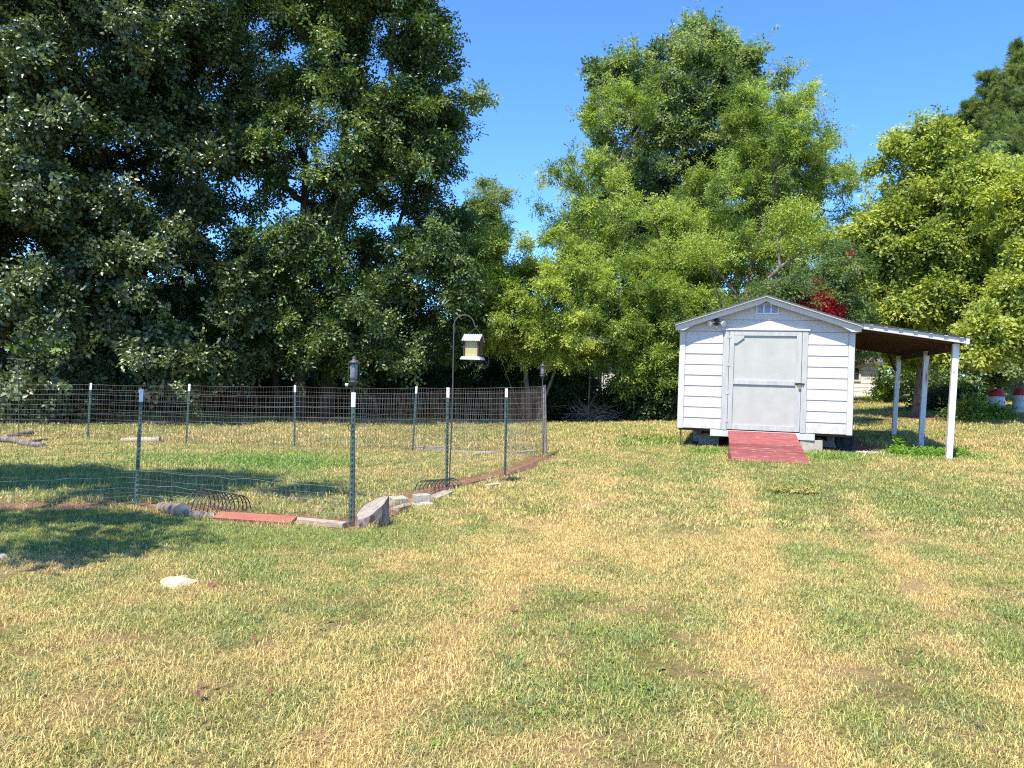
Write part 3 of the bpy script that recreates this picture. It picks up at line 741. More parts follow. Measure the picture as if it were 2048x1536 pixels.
mb = MB(); mb.lathe([(0, -.02), (.10, -.02), (.105, 0), (.10, .02), (0, .02)], 18); mb.build('rim', M['rubber'], wheel, rot=(R(75), 0, R(12)))

# ------------------------------------------------------------------ fence
fence = empty('wire_fence', tuple(fence_line[3]), 0, 'welded wire garden fence on green steel posts with white tips', 'fence')
FO = np.array(fence.location)
posts = [ # base px, top px, kind
    ((-260, 1040), (-240, 778), 'w'), ((272, 1010), (283, 778), 'w'), ((701, 1050), (707, 785), 'w'), ((893, 973), (896, 775), 'w'),
    ((1010, 948), (1013, 777), 'w'), ((1090, 912), (1088, 770), 'b'), ((825, 905), (833, 773), 'w'), ((589, 897), (590, 770), 'w'),
    ((372, 890), (379, 768), 'w'), ((175, 879), (182, 766), 'w'), ((-60, 876), (-55, 762), 'w')]
PT = []
for (bx, by), (tx, ty_), kd in posts:
    g = G(bx, by); d = (g - CAM) @ fw
    t = at(tx, ty_, d + (.05 if by < 1000 else 0)); PT.append((g, t, kd))
def tpost(g, t, kd):
    ax = t - g; Lh = np.linalg.norm(ax); ax /= Lh
    yv = np.array([0, 1.0, 0]); yv -= ax * (yv @ ax); yv /= np.linalg.norm(yv); xv = np.cross(yv, ax)
    def pt(a, b_, h): return (g + xv * a + yv * b_ + ax * h) - FO
    def seg(mb, h0, h1, gr=0.0):
        w2 = .019 + gr; th = .003 + gr; st = .028 + gr
        prof = [(-w2, -th), (w2, -th), (w2, th), (th, th), (th, st), (-th, st), (-th, th), (-w2, th)]
        vs = [pt(a, b_, h0) for a, b_ in prof] + [pt(a, b_, h1) for a, b_ in prof]
        mb.add(vs, [tuple(range(7, -1, -1)), tuple(range(8, 16))] + [(i, (i + 1) % 8, (i + 1) % 8 + 8, i + 8) for i in range(8)])
    cap = .135 if kd == 'w' else 0
    mb = MB(); seg(mb, -.05, Lh - cap)
    k = .08
    while k < Lh - cap - .02:
        c = [pt(-.008, -.003, k), pt(.008, -.003, k), pt(.008, -.003, k + .018), pt(-.008, -.003, k + .018), pt(-.005, -.014, k + .003), pt(.005, -.014, k + .003), pt(.005, -.014, k + .014), pt(-.005, -.014, k + .014)]
        mb.add(c, [(4, 5, 6, 7), (0, 1, 5, 4), (1, 2, 6, 5), (2, 3, 7, 6), (3, 0, 4, 7)]); k += .054
    po = mb.build('post', M['tpost'] if kd == 'w' else M['weathered'], fence)
    if cap:
        mb = MB(); seg(mb, Lh - cap, Lh, .0012); mb.build('white_tip', M['ptop'], po)
for g, t, kd in PT[:5] + PT[6:]: tpost(g, t, kd)
g, t, kd = PT[5]
mb = MB(); mb.tube([g - FO - (0, 0, .05), g - FO + (t - g) * .5 + (.004, 0, 0), t - FO], [.040, .036, .034], 8); mb.build('wooden_post', M['weathered'], fence)
def panel(a, b_, bright=0.0, hrows=None, seed=0, topdrop=.03, m='wire', rad=.0013, lo=0.0, height=1.22, colsp=.0508):
    g0, t0, _ = a; g1, t1, _ = b_
    r = np.random.default_rng(seed)
    L_ = np.linalg.norm(g1[:2] - g0[:2]); nc = int(L_ / colsp); mb = MB()
    u_ = (g1 - g0); u_[2] = 0; u_ = u_ / np.linalg.norm(u_); nrm = np.array([-u_[1], u_[0], 0])
    top0 = t0 - (t0 - g0) / np.linalg.norm(t0 - g0) * topdrop; top1 = t1 - (t1 - g1) / np.linalg.norm(t1 - g1) * topdrop
    ph = r.random(6) * 6.28
    def P(u, v):
        bse = g0 * (1 - u) + g1 * u; bse = bse.copy(); bse[2] = float(zg[int(round(u * 24))]) + lo
        tp = top0 * (1 - u) + top1 * u
        sag = -.018 * math.sin(math.pi * u) * v
        off = nrm * (.022 * math.sin(ph[0] + u * L_ * 2.1 + v * 2) + .014 * math.sin(ph[1] + u * L_ * 5.3 + v * 4.4)) * math.sin(math.pi * min(max(u, 0), 1)) ** .5
        sk = u_ * (.012 * math.sin(ph[2] + u * L_ * 3.0) + .010 * math.sin(ph[3] + u * L_ * 7.7)) * v
        return bse * (1 - v) + tp * v + off + sk + np.array([0, 0, sag]) - FO
    us = np.linspace(0, 1, 25); zg = gz(g0[0] * (1 - us) + g1[0] * us, g0[1] * (1 - us) + g1[1] * us)
    for c in range(1, nc):
        u = c / nc; jit = r.normal(0, .0015)
        pts = [P(u + jit * v_, v_) for v_ in (0.01, .25, .5, .75, 1.0)]
        mb.tube(pts, rad, 3, False, False)
    H_ = np.linalg.norm(top0 - g0); nr = int(round((H_ - lo) / .1016))
    ns = max(6, int(L_ / .28))
    for k in range(nr + 1):
        v = 1 - k * .1016 / (H_ - lo)
        if v < 0: break
        pts = [P(u, v) + (0, 0, r.normal(0, .0015)) for u in np.linspace(0, 1, ns + 1)]
        mb.tube(pts, rad * 1.15, 3, False, False)
    return tag(mb.build('wire_mesh', M[m], fence), kind='stuff')
for i in range(len(PT) - 1):
    front = i in (0, 1)
    panel(PT[i], PT[i + 1], seed=i, rad=.00115 if i < 3 else (.0015 if i < 5 else .0019))
# newer galvanised strip tied along the foot of the front fence
g0, t0, k0 = PT[1]; g1, t1, k1 = PT[2]
def strip(a, b_, h, seed):
    r = np.random.default_rng(seed); g0 = a[0] + (0, -.03, 0); g1 = b_[0] + (0, -.03, 0); mb = MB()
    L_ = np.linalg.norm(g1 - g0); n_ = int(L_ / .15)
    for k in range(n_ + 1):
        u = k / n_; p = g0 * (1 - u) + g1 * u - FO; j = r.normal(0, .02, 2)
        mb.tube([p + (j[0], 0, .01), p + (0, j[1] * .5, h * .5), p + (j[1], 0, h)], .0012, 3, False, False)
    for z in (h * .1, h * .32, h * .62, h):
        mb.tube([g0 * (1 - u) + g1 * u - FO + (0, r.normal(0, .012), z + r.normal(0, .006)) for u in np.linspace(0, 1, 16)], .0016, 3, False, False)
    tag(mb.build('foot_wire', M['wiregalv'], fence), kind='stuff')
strip(PT[1], PT[2], .36, 5)
strip(PT[0], PT[1], .30, 6)
# wire clip on the near corner post
mb = MB()
c = PT[2][0] + (PT[2][1] - PT[2][0]) * .74 - FO
for s_ in (-1, 1):
    mb.tube([c + (0, -.02, .04), c + (s_ * .035, -.02, .02), c + (s_ * .036, -.02, -.015), c + (s_ * .012, -.02, -.045)], .003, 5)
mb.build('wire_clip', M['black'], fence)

# ------------------------------------------------------------------ shepherd hook, feeder, lanterns
gp = G(893, 975); gp = gp + (.03, .05, 0); d = (gp - CAM) @ fw
hook = MB(); rt = at(908, 651, d); rr = .134
pts = [gp - gp, (gp * .5 + rt * .5) - gp + (.01, 0, 0), rt - gp]
c0 = rt - gp + (rr, 0, 0)
arc = [c0 + (-rr * math.cos(a), 0, rr * math.sin(a) * 1.05) for a in np.linspace(.15, 2.75, 12)]
tail = [arc[-1] + (.015, 0, -.05), arc[-1] + (.035, 0, -.07), arc[-1] + (.055, 0, -.045)]
hook.tube(pts + arc + tail, .0085, 8)
hk = hook.build('shepherd_hook', M['hookmetal'], None, tuple(gp)); tag(hk, 'tall dark metal shepherd hook standing beside the fence post, holding the bird feeder', 'plant hook')
mb = MB(); mb.tube([(-.05, 0, .0), (.07, 0, 0)], .006, 6); mb.build('foot_bar', M['hookmetal'], hk, (0, 0, .12))
tip = gp + tail[1]
fd = at(946, 695, d)
fdr = empty('bird_feeder', (fd[0], fd[1], fd[2] - .16), R(-14), 'hanging bird feeder with corrugated tin roof and yellow seed behind clear sides', 'bird feeder')
W2 = .095
mb = MB(); mb.box(-W2, W2, -.075, .075, .035, .24); mb.build('seed_hopper', M['seed'], fdr)
for sx in (-1, 1):
    for sy in (-1, 1):
        mb = MB(); mb.box(sx * W2 - .008, sx * W2 + .009, sy * .08 - .012, sy * .08 + .012, .02, .25); mb.build('corner_post', M['rawwood'], fdr)
mb = MB(); mb.box(W2 + .002, W2 + .014, -.068, .068, .03, .245); mb.build('side_panel', M['rawwood'], fdr)
mb = MB(); mb.add([(-.137, -.13, .0), (.137, -.13, 0), (.137, .13, 0), (-.137, .13, 0), (-.118, -.11, .038), (.118, -.11, .038), (.118, .11, .038), (-.118, .11, .038)],
                  [(0, 3, 2, 1), (4, 5, 6, 7), (0, 1, 5, 4), (1, 2, 6, 5), (2, 3, 7, 6), (3, 0, 4, 7)]); mb.build('tray', mat('grey_tray', (.45, .45, .43), (.53, .52, .50), 12, .5), fdr)
mb = MB()
for s_ in (-1, 1):
    NV = 49; vs = []
    for i in range(NV):
        x = -.125 + .25 * i / (NV - 1); wv = .005 * math.sin(i * math.pi / 2.4)
        vs += [(x, s_ * .002, .335 + wv), (x, s_ * .125, .245 + wv), (x, s_ * .002, .331 + wv), (x, s_ * .125, .241 + wv)]
    fs = []
    for i in range(NV - 1):
        a = 4 * i; fs += [(a, a + 1, a + 5, a + 4), (a + 2, a + 6, a + 7, a + 3), (a + 1, a + 3, a + 7, a + 5)]
    mb.add(vs, fs)
mb.build('tin_roof', M['tin'], fdr)
for sx in (-1, 1):
    mb = MB(); mb.add([(sx * .118, -.10, .25), (sx * .118, .10, .25), (sx * .118, 0, .325), (sx * .110, -.10, .25), (sx * .110, .10, .25), (sx * .110, 0, .325)],
                      [(0, 1, 2), (5, 4, 3), (0, 3, 4, 1), (1, 4, 5, 2), (2, 5, 3, 0)]); mb.build('gable_end', M['rawwood'], fdr)
tl = np.array(tip) - np.array([fd[0], fd[1], fd[2] - .16])
ca2, sa2 = math.cos(R(14)), math.sin(R(14)); tl = np.array([tl[0] * ca2 - tl[1] * sa2, tl[0] * sa2 + tl[1] * ca2, tl[2] - .005])
mb = MB(); mb.tube([(-.09, 0, .33), tuple(tl), (.10, 0, .33)], .0032, 5); mb.build('hanger_wire', M['hookmetal'], fdr)

def lantern(name, base, top_px, label, dz=0.0):
    d = (base - CAM) @ fw; t = at(*top_px, d)  # bottom of the lantern body
    root = empty(name, tuple(base), 0, label, 'lantern', 'lantern stakes standing at the fence')
    t = t - base
    mb = MB(); mb.tube([(0, 0, -.05), tuple(t * .5 + (.003, 0, 0)), tuple(t)], .0085, 8); mb.build('pole', M['hookmetal'], root)
    b_ = np.array(t)
    mb = MB(); mb.lathe([(.0, -.045), (.012, -.045), (.02, -.02), (.045, -.006), (.052, 0), (.052, .012), (0, .012)], 16, b_); mb.build('base_cup', M['hookmetal'], root)
    mb = MB(); mb.lathe([(.0, .0125), (.030, .0125), (.036, .05), (.036, .16), (.033, .178), (0, .178)], 16, b_); mb.build('glass', M['frost'], root)
    mb = MB(); mb.lathe([(0, .179), (.048, .179), (.055, .186), (.040, .20), (.022, .212), (.014, .225), (.02, .235), (.008, .248), (0, .25)], 16, b_); mb.build('cap', M['hookmetal'], root)
    for k in range(4):
        a = k * math.pi / 2 + .5
        mb = MB(); mb.tube([b_ + (math.cos(a) * rr_, math.sin(a) * rr_, z) for rr_, z in ((.05, .01), (.056, .06), (.053, .12), (.058, .185))], .0028, 5); mb.build('cage_bar', M['hookmetal'], root)
    mb = MB(); mb.tube([b_ + (-.036 * math.cos(a) * 1.0, -.0385, .12 + .03 * math.sin(a)) for a in np.linspace(0, math.pi, 8)], .002, 5); mb.build('scroll', M['black'], root)
    return root, b_
g = PT[2][0] + (.01, .12, 0)
ln, b_ = lantern('lantern_stake', g, (707, 764), 'dark caged lantern on a pole behind the near fence corner post')
mb = MB(); mb.lathe([(0, 0), (.014, 0), (.017, .03), (0, .03)], 12, b_ + (-.058, -.03, -.045)); mb.build('hanging_cup', M['whiteplastic'], ln)
g = PT[5][0] + (-.04, -.05, 0)
lantern('lantern_stake', g, (1085, 752), 'dark caged lantern on a pole beside the far wooden fence post')
# thin crossbar pole at the far left
g = G(38, 881); d = (g - CAM) @ fw; t = at(36, 716, d)
mb = MB(); mb.tube([(0, 0, -.05), tuple(t - g)], .008, 6); tt = t - g; mb.tube([tt + (-.22, 0, -.02), tt + (.22, 0, -.02)], .006, 6)
tag(mb.build('garden_stake', M['hookmetal'], None, tuple(g)), 'thin dark metal pole with a crossbar at the far left of the pen', 'stake')

# ------------------------------------------------------------------ pieces lying about
def plank(pa, pb, w_, t, m, label, cat='plank', lift=.0, tiltx=0.0, name='plank', group=None, droop=0):
    a = np.array(pa); b_ = np.array(pb); L_ = np.linalg.norm((b_ - a)[:2]); rz = math.atan2(b_[1] - a[1], b_[0] - a[0]); c = (a + b_) / 2
    mb = MB(); n_ = 6
    z = float(gz(c[0], c[1]))
    for i in range(n_):
        pass
    vs = []; fs = []
    for i in range(n_ + 1):
        x = -L_ / 2 + L_ * i / n_; j = random.uniform(-.003, .003)
        vs += [(x, -w_ / 2 + j, 0), (x, w_ / 2 + j, 0), (x, w_ / 2 + j, t), (x, -w_ / 2 + j, t)]
    for i in range(n_):
        o = 4 * i; fs += [(o, o + 4, o + 5, o + 1), (o + 1, o + 5, o + 6, o + 2), (o + 2, o + 6, o + 7, o + 3), (o + 3, o + 7, o + 4, o)]
    fs += [(0, 1, 2, 3), (4 * n_ + 3, 4 * n_ + 2, 4 * n_ + 1, 4 * n_)]
    mb.add(vs, fs)
    return tag(mb.build(name, m, None, (c[0], c[1], z + lift), (tiltx, math.atan2(a[2] - b_[2], L_), rz), bevel=.003), label, cat, group)
plank(G(433, 1042), G(588, 1053), .135, .035, M['redplank'], 'brick red painted board tilted against the foot of the front fence', 'board', lift=.03, tiltx=R(16), name='board')
plank(G(590, 1045), G(690, 1055), .10, .05, M['weathered'], 'weathered reddish timber edging between red board and corner post', 'board', lift=-.01, name='board')
plank(G(836, 901), G(893, 903), .09, .10, M['weathered'], 'grey timber at the left end of the far bed edge inside the pen', 'timber', name='timber', lift=-.01)
plank(G(900, 906), G(1000, 910), .10, .07, M['palewood'], 'long pale timber in the middle of the far bed edge inside the pen', 'timber', name='timber', lift=-.015)
plank(G(1030, 910), G(1072, 906), .12, .07, M['weathered'], 'short timber next to the far wooden corner post', 'timber', name='timber', lift=-.01)
plank(G(866, 1001), G(897, 988), .14, .04, M['weathered'], 'short weathered board by the shepherd hook foot', 'board', name='board')
plank(G(790, 1020), G(850, 1003), .10, .04, M['weathered'], 'half buried board between the cut stump and concrete blocks', 'board', name='board', lift=-.015)
plank(G(1410 / 2.0 + 270, 974), G(1000, 970), .10, .03, M['palewood'], 'small pale board lying on the bare soil right of the fence', 'board', name='board')
def log(pa, pb, r0_, r1_, label, m='bark', endm='palewood', wob=.02, name='log'):
    a = np.array(pa); b_ = np.array(pb); c = (a + b_) / 2; base = np.array([c[0], c[1], float(gz(c[0], c[1]))])
    root = empty(name, tuple(base), 0, label, 'log')
    a = a - base; b_ = b_ - base; a[2] = r0_ * .75; b_[2] = r1_ * .75
    pts = [a * (1 - u) + b_ * u + rng.normal(0, wob * .25, 3) * (0 if u in (0, 1) else 1) for u in np.linspace(0, 1, 4)]
    rad = [r0_ * (1 - u) + r1_ * u + random.uniform(-.06, .06) * r0_ for u in np.linspace(0, 1, 4)]
    mb = MB(); mb.tube(pts, rad, 14, True, False); mb.build('bark', M[m], root)
    for p, q, r_ in ((pts[0], pts[1], rad[0]), (pts[-1], pts[-2], rad[-1])):
        dd = (p - q) / np.linalg.norm(p - q); mb = MB(); mb.tube([p - dd * .01, p + dd * .001], r_ * .985, 14, False, True); mb.build('cut_end', M[endm], root)
    return root
log(G(243, 884), G(320, 886), .045, .075, 'pale barked log with a cut end lying inside the pen', 'weathered')
log(G(322, 1022), G(366, 1034), .05, .075, 'short grey log with pale cut end left of red board', 'bark')
log(G(372, 1034), G(430, 1040), .045, .035, 'rotting dark log between the grey log and the red board', 'bark')
log(G(-5, 884), G(88, 896), .07, .05, 'grey weathered log lowest in the pile at left of pen', 'bark', wob=.08)
log(G(10, 878), G(62, 872), .05, .07, 'log with dark cut end on top of left pile', 'bark', wob=.05)
log(G(40, 890), G(95, 882), .04, .03, 'thin curved branch log at the right of left pile', 'bark', wob=.08)
# slanted stump
g = G(742, 1052); st = empty('cut_stump', tuple(g), 0, 'slant cut tree stump piece with rough bark beside the near fence corner post', 'stump')
mb = MB(); NS = 22; vs = []
hgt = lambda x, y=0: .06 + (x + .17) * .66 + (y + .13) * .30
rings = 7
for k in range(rings):
    for i in range(NS):
        a = 2 * math.pi * i / NS; rr_ = .165 * (1 + .07 * math.sin(3 * a + 1) + .05 * math.sin(7 * a)) * (1.06 - .08 * k / (rings - 1)) + .006 * math.sin(11 * a + k)
        x, y = rr_ * math.cos(a), rr_ * .8 * math.sin(a); z = -.03 + (hgt(x, y) + .03) * k / (rings - 1); vs.append((x, y, z))
fs = [(k * NS + i, k * NS + (i + 1) % NS, (k + 1) * NS + (i + 1) % NS, (k + 1) * NS + i) for k in range(rings - 1) for i in range(NS)]
mb.add(vs, fs, True); mb.build('bark', M['stumpbark'], st)
mb = MB(); topv = [(v[0] * .97, v[1] * .97, hgt(v[0] * .97, v[1] * .97) - .004) for v in vs[-NS:]]; mb.add(topv, [tuple(range(NS))]); 
low = [(x, y, z - .02) for x, y, z in topv]; mb.add(topv + low, [(i, i + NS, (i + 1) % NS + NS, (i + 1) % NS) for i in range(NS)])
cf = mb.build('cut_face', mat('grey_cut_wood', (.26, .22, .19), (.36, .31, .27), 9, .85, .4, 60, (1, 4, 1), c3=(.13, .10, .08), s3=14, t3=(.55, .68)), st)
st.rotation_euler = (R(9), 0, R(8)); st.scale = (.9, .9, .88)
# concrete blocks at the fence foot
def block(px, py, w_, d_, h, rz, label, lift=0.0):
    g = G(px, py); mb = MB(); mb.box(-w_ / 2, w_ / 2, -d_ / 2, d_ / 2, -.01, h)
    return tag(mb.build('paving_block', M['concrete'], None, (g[0], g[1], g[2] + lift), (R(random.uniform(-3, 3)), R(random.uniform(-4, 4)), rz), bevel=.007), label, 'block', 'concrete blocks along the fence foot')
block(797, 1009, .17, .16, .085, R(32), 'concrete block lying right behind the slant cut stump')
block(846, 1014, .20, .13, .045, R(30), 'flat concrete block at the bottom of the two stacked by the fence')
block(843, 1010, .17, .14, .075, R(28), 'upper concrete block resting on the flat one by the fence', lift=.047)
# wire cloches
def cloche(pa, pb, rad, nh, label, hmul=1.0, axis=None):
    a = np.array(pa); b_ = np.array(pb); c = (a + b_) / 2; u = b_ - a; L_ = np.linalg.norm(u[:2]); rz = math.atan2(u[1], u[0])
    root = empty('wire_cloche', (c[0], c[1], float(gz(c[0], c[1]))), rz, label, 'garden cloche')
    for k in range(nh):
        x = -L_ / 2 + L_ * k / (nh - 1); q = .015 * math.sin(k)
        mb = MB(); mb.tube([(x + q * math.sin(t), -rad * math.cos(t), rad * hmul * math.sin(t) * (1.0 - .25 * k / nh)) for t in np.linspace(0, math.pi, 13)], .006, 5); mb.build('hoop', M['black'], root)
    for t in (.45, 1.15, 1.57, 2.0, 2.7):
        mb = MB(); mb.tube([(-L_ / 2 + L_ * i / 8, -rad * math.cos(t), rad * hmul * math.sin(t) * (1 - .25 * i / 8) + .005) for i in range(9)], .003, 5); mb.build('tie_rod', M['black'], root)
cloche(G(398, 1022), G(480, 1028), .20, 11, 'row of black wire hoops forming a tunnel cloche behind the red board', 1.15)
cloche(G(850, 985), G(905, 975), .16, 8, 'black wire hoop cloche half hidden behind the shepherd hook foot', .9)
# stones
def stone(px, py, w_, d_, h, label, m='stone', seed=0, name='stone', cat='stone'):
    g = G(px, py); r = np.random.default_rng(seed); NS = 12; vs = []
    prof = [(1.0, -.01), (1.02, h * .35), (.8, h * .8), (.35, h)]
    jj = 1 + r.normal(0, .13, NS)
    for q, z in prof:
        for i in range(NS):
            a = 2 * math.pi * i / NS; vs.append((w_ / 2 * q * jj[i] * math.cos(a), d_ / 2 * q * jj[i] * math.sin(a), z + r.normal(0, h * .08)))
    fs = [(k * NS + i, k * NS + (i + 1) % NS, (k + 1) * NS + (i + 1) % NS, (k + 1) * NS + i) for k in range(3) for i in range(NS)] + [tuple(range(3 * NS, 4 * NS))]
    mb = MB(); mb.add(vs, fs, False); return tag(mb.build(name, M[m], None, tuple(g), (0, 0, r.random() * 1)), label, cat)
stone(350, 1172, .23, .17, .055, 'flat pale stone half sunk in the grass in the left foreground', seed=3).rotation_euler = (R(14), R(-6), R(10))
stone(2, 1118, .10, .10, .035, 'pale stone in the grass at the left edge of the photo', seed=4)
stone(972, 968, .09, .06, .03, 'small dark stone on the bare soil beside the fence', 'bark', 6)
stone(1842, 930, .10, .06, .02, 'small pale stone in front of the lean-to post', seed=8)
stone(1906, 926, .16, .10, .022, 'flat pale stone at the foot of the front lean-to post', seed=9)
stone(2000, 928, .20, .10, .015, 'thin pale stone right of the lean-to', seed=10)
# two fallen leaves in the foreground
def fallen(px, py, s, label, rz):
    g = G(px, py); mb = MB()
    vs = [(0, 0, .0), (.35, .28, .12), (.75, .22, .10), (1, 0, .02), (.75, -.22, .12), (.35, -.28, .10), (.4, 0, .0)]
    mb.add([(x * s, y * s, z * s) for x, y, z in vs], [(0, 6, 1), (1, 6, 2), (2, 6, 3), (3, 6, 4), (4, 6, 5), (5, 6, 0)])
    o = mb.build('fallen_leaf', M['deadleaf'], None, (g[0], g[1], g[2] + .035), (R(10), R(-10), rz)); md = o.modifiers.new('s', 'SOLIDIFY'); md.thickness = .0008
    return tag(o, label, 'leaf')
fallen(1015, 1232, .075, 'dark red brown fallen leaf in the middle of the lawn', .3)
fallen(400, 1412, .06, 'tan fallen leaf in the grass of the left foreground', 2.0)
fallen(415, 1185, .07, 'dark fallen leaf just right of the flat pale stone', 1.2)

# ------------------------------------------------------------------ neighbours' buildings
def clap_house(name, org, rz, L_, D_, H_, label, cat, roofh=1.6, wins=(), rows=None, wallm='housewall'):
    root = empty(name, tuple(org), rz, label, cat)
    mb = MB(); mb.box(.02, L_ - .02, .02, D_, -1, H_); mb.build('wall', M[wallm], root)
    nr = int(H_ / .2)
    bm_ = MB(); bm_.prism([(0, 0), (L_, 0), (L_, .19), (0, .19)], 0, 0.02); bm = bm_.mesh('clapboard', M[wallm])
    for k in range(nr):
        o = bpy.data.objects.new('clapboard', bm); col.objects.link(o); o.parent = root; o.location = (0, -.012 + .004 * (k % 2), k * H_ / nr); o.rotation_euler = (R(-2.5), 0, 0)
    for s_ in (0, 1):
        y0, y1 = (-.35, D_ / 2) if s_ == 0 else (D_ / 2, D_ + .35)
        z0, z1 = (H_ - .1, H_ + roofh) if s_ == 0 else (H_ + roofh, H_ - .1)
        mb = MB(); mb.add([(-.3, y0, z0), (L_ + .3, y0, z0), (L_ + .3, y1, z1), (-.3, y1, z1), (-.3, y0, z0 + .1), (L_ + .3, y0, z0 + .1), (L_ + .3, y1, z1 + .1), (-.3, y1, z1 + .1)],
                          [(0, 3, 2, 1), (4, 5, 6, 7), (0, 1, 5, 4), (1, 2, 6, 5), (2, 3, 7, 6), (3, 0, 4, 7)]); mb.build('roof', M['shingle'], root)
    for (x, z, w_, h) in wins:
        f_ = MB(); f_.box(x - .08, x, -.06, 0, z, z + h); f_.box(x + w_, x + w_ + .08, -.06, 0, z, z + h); f_.box(x - .08, x + w_ + .08, -.06, 0, z - .08, z); f_.box(x - .08, x + w_ + .08, -.06, 0, z + h, z + h + .08); f_.box(x, x + w_, -.05, -.02, z + h / 2 - .02, z + h / 2 + .02)
        f_ = f_.build('window', M['trim'], root); mb = MB(); mb.box(x, x + w_, -.04, -.03, z, z + h); mb.build('pane', M['glassdark'], f_)
    return root
hp = at(930, 790, 46); hp[2] = float(gz(hp[0], hp[1]))
clap_house('neighbour_house', hp, R(-4), 11.5, 7, 2.7, 'white clapboard house glimpsed through the bushes behind the lawn', 'house', 1.5, [(1.4, 1.0, .9, 1.3), (4.2, 1.0, .9, 1.3), (7.2, 1.0, .9, 1.3)])
hp = at(1668, 796, 38); hp[2] = float(gz(hp[0], hp[1])) - .1
clap_house('outbuilding', hp, R(-14), 1.95, 3.2, 1.9, 'small white clapboard outbuilding seen under the lean-to roof', 'outbuilding', .5, [(.5, 1.0, .6, .6)])
# drums at the right edge
def drum(px, py, d, label, s=.8):
    p = at(px, py, d); p[2] = float(gz(p[0], p[1])); root = empty('drum', tuple(p), 0, label, 'drum', 'white drums with red tops')
    mb = MB(); mb.lathe([(.0, 0), (.28 * s, 0), (.29 * s, .03), (.285 * s, .2), (.295 * s, .21), (.285 * s, .22), (.285 * s, .42), (.295 * s, .43), (.285 * s, .44), (.285 * s, .54), (0, .54)], 20); mb.build('barrel', M['whiteplastic'], root)
    mb = MB(); mb.lathe([(.0, .541), (.295 * s, .541), (.30 * s, .57), (.26 * s, .68), (.15 * s, .75), (0, .77)], 20); mb.build('lid', M['redplastic'], root)
drum(1991, 816, 22.5, 'white plastic drum with domed red lid in bushes at right', .82)
drum(2040, 818, 22.8, 'second white drum with red top at the very right edge', .7)

# ------------------------------------------------------------------ trees
def norm(a): return a / (np.linalg.norm(a, axis=-1, keepdims=True) + 1e-9)
def leaves_mesh(name, P, axis, nrm_, ln_, wd_, tone, m, fold=.25):
    side = norm(np.cross(axis, nrm_)); up = norm(np.cross(side, axis))
    ln_ = ln_[:, None]; wd_ = wd_[:, None]
    a = P; c = P + axis * ln_
    mid = P + axis * ln_ * .45 + up * wd_ * fold
    l = mid + side * wd_ * .5; r = mid - side * wd_ * .5
    V = np.stack([a, l, c, r], 1).reshape(-1, 3); N_ = len(P); o = np.arange(N_)[:, None] * 4
    Fc = np.concatenate([o + [0, 1, 2], o + [0, 2, 3]], 1).reshape(-1, 3)
    return arrays_mesh(name, V, Fc, [m], {'tone': ('POINT', np.repeat(tone, 4))}, k=3)
def frame_euler(ax, up):
    side = norm(np.cross(up, ax)); u2 = np.cross(ax, side)   # columns: ax, side, u2
    b_ = np.arcsin(np.clip(-ax[:, 2], -1, 1)); c_ = np.arctan2(ax[:, 1], ax[:, 0]); a_ = np.arctan2(side[:, 2], u2[:, 2])
    return np.stack([a_, b_, c_], 1)
_spr = {}
def sprays(m, leaf, asp, L_, seed=0, nv=4, nleaf=11, rnd=.6, fold=.25):
    """a few twig sprays of real leaves, X along the twig, set on the points of a crown"""
    key = (m.name, leaf, asp, L_, nleaf)
    if key in _spr: return _spr[key]
    out = []
    for v in range(nv):
        r = np.random.default_rng(500 + v)
        t = np.linspace(.08, 1, nleaf) * L_; sd = np.where(np.arange(nleaf) % 2 == 0, 1, -1)
        P = np.stack([t, r.normal(0, .08, nleaf) * L_ + sd * .03, r.normal(0, .10, nleaf) * L_ - .15 * (t / L_) ** 2 * L_], 1)
        ax = norm(np.stack([np.full(nleaf, .6), sd * r.uniform(.3, 1.1, nleaf), r.normal(-.25, .4, nleaf)], 1))
        nn = norm(np.stack([r.normal(0, rnd * .7, nleaf), r.normal(0, rnd * .7, nleaf), np.ones(nleaf)], 1))
        sz = leaf * r.uniform(.65, 1.25, nleaf)
        me = leaves_mesh('spray', P, ax, nn, sz, sz * asp, r.normal(0, .14, nleaf), m, fold)
        out.append(me)
    _spr[key] = out; return out
def ell(px, py, rx, ry, d, rd):
    """ellipsoid of crown: picture position and size, depth and depth-radius in metres"""
    k = d / F_PX; return (at(px, py, d), np.array([rx * k, rd, ry * k]))
def sample(E, n_, r, surf=.5):
    vol = np.array([e[1].prod() ** .8 for e in E]); pick = r.choice(len(E), n_, p=vol / vol.sum())
    C = np.array([e[0] for e in E])[pick]; S = np.array([e[1] for e in E])[pick]
    dvec_ = norm(r.normal(size=(n_, 3))); rad = r.random(n_) ** (1 / 3) * (1 - surf) + surf * (.78 + .22 * r.random(n_))
    return C + dvec_ * S * rad[:, None], C
